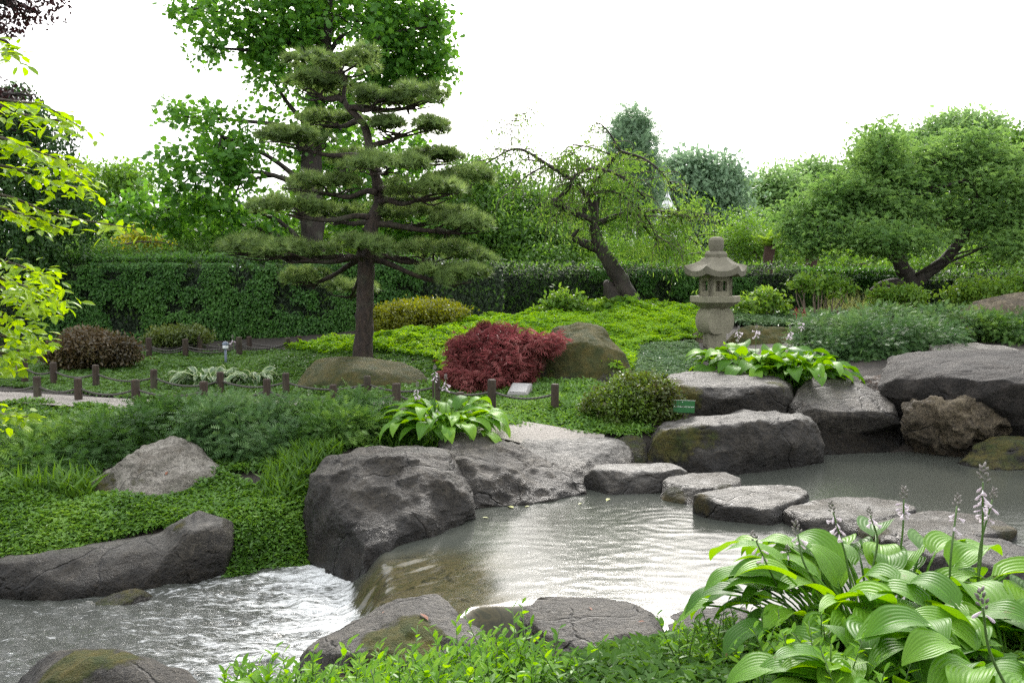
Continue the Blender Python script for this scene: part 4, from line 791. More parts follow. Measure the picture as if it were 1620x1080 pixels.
for k, (x_, y_, h_) in enumerate(((-8.5, -8, 4.2), (-1.2, -10, 4.6), (8.5, -9, 4.4))):  # unseen trees added behind the camera to block sky light and darken rock fronts
    tree('unseen_shade_tree', ('broad unseen tree added behind the viewer for shade beyond the stream', 'tall unseen tree added behind the viewer for shade at the path', 'unseen tree added behind the viewer for shade above the hostas', 'leafy unseen tree added behind the viewer for shade past the pool')[k], [('w', x_, y_, h_, 3.4, 2.6, 3.2), ('w', x_ + 1, y_ - 1, h_ + 3, 2.8, 2.4, 2.4), ('w', x_ - 1.4, y_ + .3, h_ - 2, 2.6, 2, 2)], L_OVAL, MIDG, 700, 8, .42, .4, BARK, [('w', x_, y_, .5), ('w', x_ + .1, y_, 3), ('w', x_, y_, 6)], .25, gap=-2, twigs=10)
MAPLE = leaf_mat('maple_leaf', (.075, .175, .05), (.165, .30, .095), transl=.52, rough=.45, spec=.3)
tree('maple_tree', 'wide spreading green maple with dark leaning limbs', 
 [(1290, 335, 18, 67.2, 12.2), (1345, 300, 18, 67.2, 13.6), (1400, 255, 18, 50.4, 12.2), (1392, 212, 18, 26.9, 10.9), (1400, 235, 18, 38.1, 9.5), (1620, 280, 18.4, 67.2, 20.4), (1530, 225, 18.8, 56, 12.2), (1330, 370, 17.5, 84, 15), (1290, 390, 17.3, 50.4, 9.5), (1420, 330, 18, 89.6, 19), (1400, 380, 17, 89.6, 16.3), (1500, 290, 18.5, 89.6, 20.4), (1470, 370, 17.4, 67.2, 17.7), (1550, 340, 18, 78.4, 20.4), (1580, 290, 18, 67.2, 19), (1590, 385, 17.3, 67.2, 17), (1480, 250, 18.6, 56, 13.6), (1560, 255, 18.6, 67.2, 13.6), (1640, 340, 18, 67.2, 34), (1440, 285, 18, 67.2, 15), (1265, 360, 17.6, 33.6, 8.2)],
 L_FAN, MAPLE, 7000, 6, .065, .19, BARK_DARK, [(1440, 470, 18), (1438, 440, 18), (1425, 425, 18), (1415, 390, 18), (1400, 330, 18)], .13, twigs=200, gap=-.1, gapf=1.9, limb_r=.28, upn=1.4, shell=.5)
# extra big limbs of the maple
mp_ = [o for o in bpy.data.objects if o.name == 'maple_tree'][0]
mb = MB(); mb.add(*tube([D(1440, 455, 18), D(1462, 435, 18), D(1490, 415, 18), D(1520, 380, 18), D(1535, 345, 18), D(1545, 310, 18)], [.13, .12, .11, .1, .07, .05], 9, 5, .2)); mb.build('branch', BARK_DARK, mp_, True)
mb = MB(); mb.add(*tube([D(1442, 460, 18), D(1418, 448, 17.8), D(1395, 452, 17.6), D(1380, 465, 17.5)], [.11, .1, .09, .1], 9, 5, .2)); mb.build('branch', BARK_DARK, mp_, True)
mb = MB(); mb.add(*tube([D(1438, 440, 18), D(1425, 400, 18), D(1420, 360, 18), D(1405, 320, 18)], [.1, .07, .05, .03], 9, 5, .2)); mb.build('branch', BARK_DARK, mp_, True)
# leaning cherry
def c3(x, y, Y=17.4): return D(740 + x / 2.633, 150 + y / 2.633, Y)
CHERRY = leaf_mat('cherry_leaf', (.06, .16, .028), (.13, .27, .05), transl=.48, rough=.45, spec=.3, c3=(.2, .32, .08))
cb = c3(700, 890); cb[2] = g1(cb[0], cb[1]); ch = root('cherry_tree', cb, 'leaning old cherry with a bent trunk and sparse weeping twigs', 'tree')
mb = MB(); mb.add(*tube([cb - [0, 0, .15], c3(655, 810), c3(600, 715), c3(548, 630), c3(532, 565), c3(528, 520), c3(532, 460), c3(540, 425)], [.2, .17, .145, .125, .1, .085, .07, .05], 12, 6, .3))
mb.add(*tube([c3(640, 900), c3(610, 850), c3(590, 800), c3(600, 780)], [.17, .16, .13, .08], 10, 5, .35)); mb.add(*tube([c3(560, 650), c3(500, 625), c3(462, 608), c3(440, 590), c3(462, 560)], [.1, .085, .07, .05, .02], 8, 5, .2)); mb.build('trunk', BARK_DARK, ch, True)
limbs = [([(528, 530), (450, 495), (355, 448), (370, 440)], .07, .05), ([(360, 450), (410, 400), (470, 320), (560, 310), (650, 350), (740, 430)], .05, .015), ([(528, 500), (480, 400), (420, 345), (330, 290), (250, 240), (185, 228), (80, 285)], .055, .012),
 ([(480, 500), (510, 400), (560, 330), (635, 235)], .045, .03), ([(635, 235), (590, 160), (550, 118)], .025, .008), ([(532, 540), (620, 505), (720, 485), (830, 490), (920, 512), (995, 495)], .06, .02), ([(635, 235), (740, 270), (820, 340), (860, 430)], .03, .008),
 ([(700, 490), (770, 590), (850, 640), (940, 662)], .03, .012), ([(185, 228), (180, 160), (195, 95), (280, 60)], .012, .004), ([(500, 420), (590, 400), (690, 450), (760, 540), (800, 640)], .03, .006), ([(460, 330), (455, 270), (440, 230)], .03, .008), ([(330, 290), (230, 350), (190, 400)], .02, .005), ([(860, 430), (900, 560), (915, 700)], .012, .004), ([(600, 250), (480, 215), (400, 260)], .02, .006)]
lp = []
for pts, r0_, r1_ in limbs:
    yo = rng.uniform(-.5, .6); P = [c3(x, y, 17.4 + yo * min(1, i / 2)) for i, (x, y) in enumerate(pts)]
    mb = MB(); mb.add(*tube(P, np.linspace(r0_, r1_, len(P)), 7, 5, .25)); mb.build('branch', BARK_DARK, ch, True); C = catmull(P, 8); lp.append(C[len(C) // 5:])
lp = np.concatenate(lp); mb = MB(); lm = MB()
st = lp[rng.choice(len(lp), 330)]
for s in st:
    L = rng.uniform(.25, .95); dx = rng.normal(size=2) * .35; e = s + np.array([dx[0], dx[1], -L * rng.uniform(.2, 1.0)]); md_ = (s + e) / 2 + np.array([dx[0] * .25, dx[1] * .25, .12])
    mb.add(*tube([s, md_, e], [.009, .006, .003], 4, 4)); C = catmull([s, md_, e], 8); k = rng.integers(5, 22); q = C[rng.integers(2, len(C), k)] + rng.normal(size=(k, 3)) * .06
    put(lm, L_LANCE, q, np.c_[rng.normal(size=(k, 2)) * .7, -np.abs(rng.normal(size=k)) - .2], np.c_[rng.normal(size=(k, 2)), np.full(k, .8)], .1 * rng.uniform(.6, 1.2, k))
cm, _, _, _ = crown([(905, 262, 17.5, 60, 22), (960, 300, 17.5, 60, 28), (1000, 345, 17.4, 60, 35), (1060, 352, 17.4, 48, 36), (900, 318, 17.6, 55, 26), (850, 262, 17.7, 38, 18), (930, 362, 17.4, 34, 22), (1050, 400, 17.2, 45, 22), (1000, 258, 17.6, 45, 18), (1090, 325, 17.4, 30, 24), (985, 395, 17.2, 40, 20), (830, 232, 17.8, 20, 14)], L_LANCE, None, 560, 10, .11, .11, gap=-.12, gapf=1.5, droop=.7, shell=.2)
lm.v += cm.v; lm.f += [f + lm.n for f in cm.f]; lm.r += cm.r; lm.n += cm.n
mb.build('twig', BARK, ch, True)['kind'] = 'stuff'; lm.build('crown', CHERRY, ch)['kind'] = 'stuff'
# copper beech branch and lime tree that reach in from outside the frame
COPPER = leaf_mat('copper_leaf', (.016, .008, .010), (.045, .018, .018), transl=.3, rough=.35)
tree('copper_beech', 'copper beech with dark purple leaves reaching in at the top corner', [(20, 10, 9, 45, 28), (60, 20, 9, 28, 12), (5, 50, 9, 30, 10), (-90, -40, 9, 110, 90), (60, -10, 9, 40, 12), (148, -6, 9, 8, 5), (15, 150, 9.2, 40, 10)], L_OVAL, COPPER, 420, 8, .055, .06, BARK_DARK, [(-260, 560, 9.5), (-230, 200, 9.5), (-150, 0, 9.2)], .16, gap=-.3, twigs=30)
LIME = leaf_mat('lime_leaf', (.13, .28, .012), (.25, .42, .02), transl=.55, rough=.4, vein=False)
LIME_OBJ = leaf_mat('lime_leaf_single', (.14, .29, .012), (.26, .42, .02), transl=.55, rough=.4)
lb = D(-420, 900, 3.9); lb[2] = g1(lb[0], lb[1])
lime = root('lime_green_tree', lb, 'young tree with bright lime green leaves on layered branches', 'tree')
LY = 3.6
sprays = [[(-150, 130), (0, 158), (70, 168), (138, 208)], [(-150, 150), (0, 178), (60, 185), (110, 205)], [(-150, 200), (0, 218), (60, 240), (132, 268)], [(-150, 205), (0, 225), (80, 255), (145, 292)], [(-150, 250), (0, 262), (70, 285), (138, 300)], [(-150, 290), (0, 308), (90, 340), (215, 362)], [(-150, 300), (0, 330), (50, 345), (95, 362)], [(-120, 390), (0, 412), (50, 428), (85, 450)], [(-120, 410), (0, 440), (60, 462), (98, 482)], [(-120, 440), (0, 470), (40, 482), (75, 488)], [(-120, 470), (0, 500), (30, 515), (72, 545)], [(-120, 500), (0, 530), (30, 540), (60, 548)], [(-120, 530), (0, 558), (20, 565), (28, 590)], [(-150, 40), (0, 62), (12, 80), (22, 84)], [(-120, 640), (0, 655), (25, 660), (45, 658)], [(-120, 425), (0, 455), (30, 455), (60, 435)]]
tr_ = [lb - np.array([0, 0, .1]), D(-400, 700, 3.9), D(-360, 500, 3.8), D(-310, 300, 3.7), D(-260, 100, 3.7), D(-200, -50, 3.7)]
mb = MB(); mb.add(*tube(tr_, [.045, .04, .034, .027, .02, .012], 8, 5, .15)); mb.build('trunk', BARK, lime, True)
TRC = catmull(tr_, 10)
lmesh = [mesh_np('leaf', np.array([(0, 0, 0), (.12, .2, .03), (.35, .33, .05), (.65, .29, .03), (.87, .13, -.02), (1, 0, -.08), (.87, -.13, -.02), (.65, -.29, .03), (.35, -.33, .05), (.12, -.2, .03), (.5, 0, -.01 - .02 * k)]), np.array([(10, i, (i + 1) % 10) for i in range(10)])[:, ::-1], np.full(11, .2 + .2 * k)) for k in range(4)]
for me in lmesh: me.materials.append(LIME_OBJ)
cnt = 0
for sp in sprays:
    Ys = LY + rng.uniform(-.25, .3); P = [D(x, y, Ys + .12 * i * rng.uniform(-.5, 1)) for i, (x, y) in enumerate(sp)]
    j = np.argmin(np.linalg.norm(TRC - (P[0] + np.array([-.3, 0, -.1])), axis=1)); mb = MB(); mb.add(*tube([TRC[j]] + P, [.014, .01, .007, .004, .002], 5, 6)); mb.build('branch', BARK, lime, True)
    C = catmull(P, 24); C = C[C[:, 0] > P[1][0] - .08]; k = 19 if sp[0][1] < 600 and sp[0][1] > 100 else 12; ii = np.linspace(1, len(C) - 1, k).astype(int); tg = nrm(np.gradient(C, axis=0))
    for a, q in enumerate(ii):
        for rep in range(1):
            if cnt >= 300: break
            sd = 1 if (a + rep) % 2 else -1; t = tg[q]; sdv = np.cross(t, [0, 0, 1.0]); d = nrm(t * .6 + sdv * sd * rng.uniform(.5, 1.1) + np.array([0, 0, -.35 + .3 * rng.normal()])); nv = np.array([0, -.25, 1.0]) + rng.normal(size=3) * .35
            R = basis(d[None], nv[None])[0]; o = bpy.data.objects.new('leaf', lmesh[cnt % 4]); COL.objects.link(o); o.parent = lime
            off = sdv * sd * rng.uniform(0, .035) * rep + np.array([0, rng.uniform(-.05, .05) * rep, -.012 * rep])
            M = Matrix([list(R[0]), list(R[1]), list(R[2])]).to_4x4(); sz = rng.uniform(.042, .066) * (1 if a < k * .85 else .75)
            o.matrix_local = Matrix.Translation(Vector(C[q] + off - lb)) @ M @ Matrix.Scale(sz, 4); cnt += 1

lf = MB()
for sp in sprays + [[(x + 10 * rng.normal(), y + rng.uniform(4, 16)) for x, y in q] for q in sprays]:
    P = [D(x, y, LY + rng.uniform(-.3, .4)) for x, y in sp]; C = catmull(P, 24); C = C[C[:, 0] > P[1][0] - .25]; k = 34; q = C[rng.integers(0, len(C), k)] + rng.normal(size=(k, 3)) * np.array([.02, .09, .014])
    put(lf, L_OVAL, q, np.c_[rng.normal(size=(k, 2)) + [.5, 0], rng.normal(size=k) * .3 - .3], np.c_[rng.normal(size=(k, 2)) * .3 + [0, -.2], np.ones(k)], rng.uniform(.036, .062, k))
lf.build('foliage', LIME, lime)['kind'] = 'stuff'
# ------------------------------------------------------------------ shrubs
def shrub(name, label, blobs, tm, mat, n_cl, per, lsize, clr, base_px=None, stem=BARK, cat='shrub', group=None, stems=12, sr=.012, base_down=True, **kw):
    mb, p, C, R = crown(blobs, tm, mat, n_cl, per, lsize, clr, **kw)
    c = C.mean(0); b = np.array([c[0], c[1], g1(c[0], c[1])]) if base_px is None else D(*base_px); b[2] = g1(b[0], b[1])
    r0 = root(name, b, label, cat, group); sb = MB()
    for q in p[rng.choice(len(p), min(stems, len(p)), replace=False)]:
        j = np.argmin(np.linalg.norm(C - q, axis=1)); f = np.array([C[j][0] * .6 + b[0] * .4, C[j][1] * .6 + b[1] * .4, 0]); f[2] = g1(f[0], f[1]) - .03
        md_ = f * .5 + q * .5 + rng.normal(size=3) * .05; sb.add(*tube([f, md_, q], [sr, sr * .7, sr * .35], 5, 4, .2))
    sb.build('stem', stem, r0, True)['kind'] = 'stuff'
    mb.build('foliage', mat, r0)['kind'] = 'stuff'
    return r0
YEW = leaf_mat('yew_leaf', (.024, .072, .018), (.066, .16, .036), transl=.3, rough=.5, spec=.3, c3=(.16, .30, .06))
YEW_BLUE = leaf_mat('yew_blue', (.026, .07, .024), (.066, .15, .052), transl=.28, rough=.5, spec=.3, c3=(.14, .25, .09))
kw = dict(gap=-.22, gapf=2.2, droop=.45, upn=1.0, shell=.78, radial=.6, fan=1.2)
shrub('yew_shrub', 'dark spreading yew at the picture edge above the stream bank', [(-30, 720, 8.6, 100, 42), (60, 730, 8.5, 75, 38), (100, 705, 8.8, 70, 32), (60, 745, 8.1, 70, 25), (-60, 750, 8.3, 80, 40)], L_YEW, YEW, 760, 30, .085, .075, **kw)
shrub('yew_shrub', 'mid green yew rising behind the pale triangular rock', [(190, 684, 9.1, 62, 28), (250, 668, 9.3, 52, 24), (170, 710, 8.6, 45, 40), (210, 690, 8.7, 40, 35), (305, 660, 9.4, 45, 18)], L_YEW, YEW, 640, 30, .085, .075, **kw)
shrub('yew_shrub', 'dense dark green yew between the pale rock and the hosta', [(370, 690, 8.9, 65, 42), (410, 700, 8.6, 65, 42), (350, 660, 9.2, 52, 22), (450, 668, 9.1, 62, 27), (330, 690, 8.7, 40, 40), (440, 720, 8.4, 45, 25)], L_YEW, YEW_BLUE, 760, 30, .085, .075, **kw)
shrub('yew_shrub', 'feathery yew below the rope fence close to the hosta', [(520, 669, 9.1, 62, 26), (575, 664, 9.2, 48, 26), (540, 685, 8.7, 65, 28), (500, 700, 8.6, 40, 22), (590, 680, 8.9, 35, 20)], L_YEW, YEW, 620, 30, .085, .075, **kw)
shrub('yew_shrub', 'dwarf yew with blue green sprays beside the lantern hosta', [(1310, 530, 12.9, 50, 28), (1290, 555, 12.2, 35, 25), (1345, 545, 12.5, 55, 35), (1340, 570, 12.0, 40, 20)], L_YEW, YEW_BLUE, 480, 28, .085, .075, **kw)
shrub('yew_shrub', 'wide dwarf yew in front of the dry grass', [(1400, 515, 13.2, 70, 26), (1440, 535, 12.6, 80, 25), (1380, 545, 12.3, 60, 22), (1490, 515, 13.3, 60, 25)], L_YEW, YEW_BLUE, 620, 28, .085, .075, **kw)
shrub('yew_shrub', 'green dwarf yew below the brown rounded boulder', [(1550, 525, 13.2, 60, 26), (1600, 530, 13, 60, 28), (1520, 540, 12.8, 50, 20), (1650, 540, 13, 60, 30)], L_YEW, YEW, 560, 28, .085, .075, **kw)
AZ_RED = leaf_mat('azalea_bronze', (.045, .04, .02), (.10, .075, .035), transl=.25, c3=(.10, .13, .04))
AZ_GRN = leaf_mat('azalea_green', (.05, .085, .02), (.10, .15, .035), transl=.3, c3=(.16, .2, .05))
kz = dict(gap=-2, droop=-.2, upn=.8, shell=.75, radial=.7)
shrub('azalea_shrub', 'mounded bronze leaved azalea by the fence corner', [(145, 552, 13.2, 66, 26), (110, 560, 13.1, 40, 22), (190, 558, 13.2, 32, 18), (135, 535, 13.4, 35, 14)], L_DIA, AZ_RED, 900, 12, .06, .05, **kz)
shrub('azalea_shrub', 'low green azalea at the foot of the hedge', [(285, 530, 15.2, 44, 13), (255, 535, 15.2, 25, 10), (310, 536, 15.2, 25, 9)], L_DIA, AZ_GRN, 500, 12, .06, .05, **kz)
shrub('azalea_shrub', 'yellow green azalea growing behind the pine trunk', [(640, 505, 15.2, 50, 28), (700, 505, 15.3, 42, 25), (605, 510, 15.2, 25, 22), (670, 495, 15.6, 60, 20)], L_DIA, leaf_mat('azalea_yellow', (.10, .13, .012), (.19, .23, .025), transl=.35, c3=(.17, .26, .03)), 1100, 12, .06, .05, **kz)
shrub('azalea_shrub', 'rounded azalea with reddish inner leaves next to the green sign', [(1000, 635, 9.75, 62, 38), (960, 650, 9.6, 40, 32), (1045, 640, 9.7, 36, 38), (1010, 610, 10.0, 50, 18)], L_DIA, leaf_mat('azalea_mixed', (.05, .045, .018), (.08, .15, .022), transl=.35, c3=(.16, .30, .035)), 1300, 12, .045, .04, **kz)
# light multi stemmed shrubs
LTS = leaf_mat('shrub_light', (.07, .17, .028), (.16, .29, .05), transl=.48, spec=.3)
def airy(label, base_px, blobs, n, stems, bark=BARK_PALE, lsize=.1, per=7, mat=LTS): return shrub('shrub', label, blobs, L_OVAL, mat, n, per, lsize, .07, base_px, bark, stems=stems, sr=.016, gap=-2, droop=.3, upn=1.2, shell=.4)
airy('airy shrub with bare pale stems between the lantern and the maple', (1295, 505, 16.5), [(1290, 450, 16.5, 38, 14), (1330, 455, 16.5, 25, 12), (1265, 445, 16.5, 18, 10), (1305, 440, 16.7, 25, 8)], 150, 16)
airy('small bushy shrub behind the lantern column', (1205, 510, 16.5), [(1190, 480, 16.5, 30, 16), (1230, 480, 16.4, 25, 12), (1180, 500, 16.4, 22, 12), (1215, 465, 16.6, 20, 8)], 190, 12)
airy('leafy green shrub under the leaning maple limbs', (1420, 500, 16.3), [(1420, 465, 16.3, 45, 14), (1450, 475, 16.3, 22, 12), (1395, 472, 16.4, 22, 10)], 170, 14, BARK)
airy('green shrub beside the brown boulder near the hedge', (1550, 490, 16.8), [(1560, 455, 16.8, 50, 16), (1520, 465, 16.8, 30, 12), (1610, 450, 16.8, 40, 18)], 240, 12, BARK)
airy('pale green shrub at the hedge foot left of the cherry trunk', (890, 510, 16.8), [(890, 475, 16.8, 30, 16), (915, 485, 16.8, 22, 14), (870, 490, 16.8, 25, 12)], 190, 10, BARK)
shrub('young_maple', 'leafy light green sapling at the foot of the leaning cherry', [(985, 490, 16.9, 40, 12), (950, 498, 16.8, 30, 10), (900, 503, 16.6, 35, 8)], L_FAN, LTS, 160, 7, .11, .08, stems=10, gap=-2, upn=1.4)
# red lace leaf maple
RED = leaf_mat('red_maple_leaf', (.105, .03, .03), (.22, .075, .075), transl=.3, rough=.5, spec=.3, c3=(.36, .17, .165))
rb = [(762, 552, 11.5, 42, 20), (742, 575, 11.3, 32, 22), (790, 580, 11.2, 44, 24), (726, 594, 11.1, 18, 11), (818, 553, 11.5, 38, 20), (790, 536, 11.8, 38, 12), (855, 545, 11.4, 30, 11), (770, 526, 12, 18, 6), (822, 578, 11.3, 22, 18), (765, 597, 11.0, 42, 11)]
shrub('red_maple', 'dome shaped red lace leaf maple leaning on the mossy hump', rb, L_LACE, RED, 1500, 4, .105, .06, (790, 605, 11.6), BARK_DARK, 'tree', stems=24, sr=.02, gap=-2, droop=.25, upn=1.2, shell=.8, radial=1.3)

# ------------------------------------------------------------------ hostas
HOSTA = leaf_mat('hosta_leaf', (.05, .155, .016), (.11, .27, .028), transl=.4, rough=.42, spec=.28, vein=True, c3=(.17, .36, .03))
HOSTA_V = leaf_mat('hosta_edged_leaf', (.05, .12, .045), (.09, .17, .07), transl=.3, rough=.35, vein='edge')
def hosta_leaf(L, Wd, pet, e0, e1, e2, fold, wave, nu=12, nv=10, seed=0, twist=0):
    r = np.random.default_rng(seed); np_ = 5
    pts = [np.zeros(2)]; ang = []
    for i in range(np_):
        a = e0 + (e1 - e0) * (i / np_) ** 1.3; ang.append(a); pts.append(pts[-1] + pet / np_ * np.array([math.cos(a), math.sin(a)]))
    pet_pts = np.array(pts); bl = [pts[-1]]; ba = []
    for i in range(nu):
        a = e1 + (e2 - e1) * ((i + .5) / nu) ** 1.1; ba.append(a); bl.append(bl[-1] + L / nu * np.array([math.cos(a), math.sin(a)]))
    bl = np.array(bl); ba = np.array(ba + [ba[-1]]); u = np.linspace(0, 1, nu + 1)
    w = Wd / 2 * np.sin(np.pi * np.clip(u, 0, 1) ** .58) ** .85; w[0] = Wd * .05; w[-1] = .0015
    vv = np.linspace(-1, 1, nv + 1); V = []; UV = []
    ph = r.uniform(0, 6)
    for i in range(nu + 1):
        t = np.array([math.cos(ba[i]), 0, math.sin(ba[i])]); nz = np.array([-math.sin(ba[i]), 0, math.cos(ba[i])]); c = np.array([bl[i][0], 0, bl[i][1]])
        for v in vv:
            h = fold * abs(v) ** 1.3 * w[i] + wave * w[i] * v * v * math.sin(u[i] * 9 + ph + (2 if v > 0 else 0)) + twist * v * w[i] * u[i]
            back = -.16 * L * (abs(v) ** 2) * max(0, 1 - u[i] * 3.5)          # heart lobes
            V.append(c + np.array([0, v * w[i] * math.cos(fold * .7), 0]) + nz * h + t * back); UV.append((u[i], (v + 1) / 2))
    V = np.array(V); i = (np.arange(nu)[:, None] * (nv + 1) + np.arange(nv)[None]).ravel(); Fq = np.stack([i, i + 1, i + nv + 2, i + nv + 1], 1)
    Ft = np.concatenate([Fq[:, [0, 1, 2]], Fq[:, [0, 2, 3]]])
    pv, pf_ = tube(np.c_[pet_pts[:, 0], pet_pts[:, 0] * 0, pet_pts[:, 1]], np.linspace(.0075, .005, len(pet_pts)) * (L / .24), 5, 1)
    Ft = np.concatenate([Ft, pf_ + len(V)]); UV = np.array(UV + [(.5, .3)] * len(pv)); V = np.concatenate([V, pv])
    return mesh_np('leaf', V, Ft, None, True, UV)
def hosta(label, base, n, Lf, rad, seed, mat, wratio=.62, stalks=(), nu=12, nv=10, height=1.0, cat='hosta', squash=(1, 1), group=None):
    r = np.random.default_rng(seed); base = np.array(base, float)
    r0 = root('hosta_plant', base, label, cat, group)
    metas = []
    for k in range(10):
        t = k / 9.0                                                     # 0 inner upright, 1 outer flat
        metas.append(hosta_leaf(Lf * (.9 + .2 * r.random()), Lf * wratio * r.uniform(.85, 1.15), rad * (.55 + .5 * t) * height, math.radians(86 - 36 * t), math.radians(52 - 58 * t + r.uniform(-8, 8)), math.radians(-22 - 55 * t + r.uniform(-14, 10)), r.uniform(.12, .42), r.uniform(.04, .13), nu, nv, seed * 50 + k, r.uniform(-.4, .4)))
        metas[-1].materials.append(mat)
    for i in range(n):
        t = (i / n) ** .8; k = int(np.clip(round(t * 9 + r.normal() * .8), 0, 9)); a = i * 2.39996 + r.normal() * .25
        o = bpy.data.objects.new('leaf', metas[k]); COL.objects.link(o); o.parent = r0
        rr = rad * .28 * math.sqrt(r.random())
        o.location = (rr * math.cos(a) * squash[0] * 1.8, rr * math.sin(a) * squash[1] * 1.8, r.uniform(-.02, .02) * Lf * 4)
        o.rotation_euler = (r.normal() * .18, r.normal() * .14, a); s = r.uniform(.72, 1.12); o.scale = (s, s, s)
    return r0
FLW = leaf_mat('hosta_flower', (.46, .43, .54), (.62, .58, .70), transl=.35, rough=.5)
BUD = plain('hosta_bud', (.19, .17, .16), .6, .3, 40)
def bell_mesh(L, open_):
    n = 6; prof = [(0, .03), (.25, .09), (.55, .13), (.8, .16 + .1 * open_), (1.0, .1 + .26 * open_)]; V = []; f = []
    for j, (x, rr) in enumerate(prof):
        for i in range(n):
            a = i * 2 * math.pi / n; k = rr * (1 if (j < 4 or i % 2 == 0) else .8); V.append((x * L, k * L * math.cos(a), k * L * math.sin(a)))
    for j in range(len(prof) - 1):
        for i in range(n): f.append((j * n + i, j * n + (i + 1) % n, (j + 1) * n + (i + 1) % n, (j + 1) * n + i))
    return mesh_np('flower', V, np.array(f), np.full(len(V), .5), True)
BELL = bell_mesh(1, 1.0); BELL.materials.append(FLW); CLOSED = bell_mesh(1, .0); CLOSED.materials.append(FLW)
def bud_head(L):
    mb = MB()
    for k in range(12):
        a = k * 2.4; z = L * (k / 12); rr = L * .22 * (1 - k / 14); p = np.array([math.cos(a) * rr, math.sin(a) * rr, z]); t = nrm(np.array([math.cos(a) * .7, math.sin(a) * .7, 1.0]))
        mb.add(*tube([p, p + t * L * .18, p + t * L * .34], [L * .05, L * .1, L * .02], 5, 2))
    return mb
def stalk(parent, foot, top, head, bells, seed, closed=.5, bl=.028):
    r = np.random.default_rng(seed); foot = np.array(foot); top = np.array(top); off = np.array(parent.location)
    mid = foot * .5 + top * .5 + np.r_[r.normal(size=2) * .02, .01]; mb = MB(); C = [foot, mid, top]; mb.add(*tube(C, [.0045, .004, .003], 6, 6)); mb.v = mb.v; o = mb.build('flower_stalk', STEM, parent, True)
    hb = bud_head(head * .8); R = np.array(Vector(nrm(top - mid)).to_track_quat('Z', 'Y').to_matrix()); hb.v = [v @ R.T + top for v in hb.v]; hb.build('bud', BUD, o, True)
    CC = catmull(C, 10)
    for k in range(bells):
        f = .97 - .035 * k * (6.0 / max(bells, 6)); p = CC[int(f * (len(CC) - 1))]; p = mid * (1 - (f - .5) * 2) + top * ((f - .5) * 2); a = k * 2.4 + seed
        me = CLOSED if r.random() < closed else BELL; q = bpy.data.objects.new('flower', me); COL.objects.link(q); q.parent = o
        d = Vector((math.cos(a), math.sin(a), -.75 + .3 * r.normal())).normalized(); q.location = Vector(p - off) + d * .006; q.rotation_euler = d.to_track_quat('X', 'Z').to_euler(); s = bl * r.uniform(.7, 1.15); q.scale = (s, s, s)
    # a leafy bract
    return o
def HB(px, py, Y): 
    p = D(px, py, Y); p[2] = g1(p[0], p[1]); return p
h1 = hosta('large glossy hosta with ribbed heart shaped leaves and lilac flower stalks by the pool', HB(1400, 1015, 3.2), 165, .205, .42, 3, HOSTA, .64, nu=12, nv=12, height=1.2)
h2 = hosta('hosta with broad bluish ribbed leaves cut by the picture corner', HB(1610, 1020, 2.75), 105, .21, .38, 5, HOSTA, .72, nu=12, nv=12, height=1.05)
h3 = hosta('hosta with big drooping ribbed leaves in front of the flowering hosta', HB(1420, 1090, 2.65), 90, .19, .34, 9, HOSTA, .72, nu=12, nv=12, height=.8)
for k, (fx, fy, tx, ty, Y, hd, nb, cl) in enumerate([(1236, 935, 1196, 855, 3.15, .045, 7, .8), (1250, 905, 1246, 872, 3.3, .035, 2, 1), (1280, 890, 1262, 845, 3.3, .06, 5, .8), (1335, 890, 1318, 810, 3.3, .05, 9, .6), (1378, 860, 1377, 815, 3.4, .04, 4, .5), (1425, 845, 1430, 790, 3.5, .06, 9, .3), (1508, 880, 1514, 800, 3.2, .05, 6, .5), (1545, 880, 1555, 762, 3.2, .075, 14, .3), (1560, 880, 1570, 790, 3.25, .05, 6, .5)]):
    top = D(tx, ty, Y); ft = D(fx, fy, Y); ft = ft + (ft - top) * 1.0
    stalk(h1 if k < 6 else h2, ft, top, hd, nb, 20 + k, cl)
top = D(1555, 960, 2.3); ft = D(1590, 1060, 2.3); stalk(h2, ft + (ft - top) * .6, top, .06, 2, 41, 1)
h4 = hosta('bright hosta clump spilling over the rock slab below the lantern', HB(1195, 592, 11.3), 130, .27, .44, 11, HOSTA, .6, nu=8, nv=6, height=1.12, squash=(1.9, .8))
h4b = hosta('hosta hanging over the leaning grey rock', HB(1265, 605, 10.9), 95, .27, .40, 12, HOSTA, .62, nu=8, nv=6, height=1.1)
for k, (tx, ty) in enumerate([(1168, 522), (1197, 520), (1250, 522), (1268, 508)]):
    top = D(tx, ty, 11.6); stalk(h4, top - np.array([0, 0, .45]), top, .06, 8, 60 + k, .4, .05)
h5 = hosta('green hosta with pointed arching leaves at the end of the rope fence', HB(700, 690, 8.75), 130, .25, .42, 13, HOSTA, .5, nu=9, nv=6, height=1.1)
for k, (tx, ty) in enumerate([(688, 585), (705, 600), (660, 612)]):
    top = D(tx, ty, 8.9); stalk(h5, top - np.array([0, 0, .5]), top, .06, 8, 70 + k, .5, .045)
h6 = hosta('variegated hosta with white edged leaves in the fenced bed', HB(330, 612, 11.9), 56, .21, .32, 15, HOSTA_V, .45, nu=8, nv=6, height=.7, squash=(1.8, .8))
h7 = hosta('small variegated hosta beside the larger one in the fenced bed', HB(400, 612, 11.9), 36, .19, .27, 16, HOSTA_V, .45, nu=8, nv=6, height=.7)
top = D(368, 535, 12); stalk(h6, top - np.array([0, 0, .5]), top, .05, 3, 80, .5, .04)

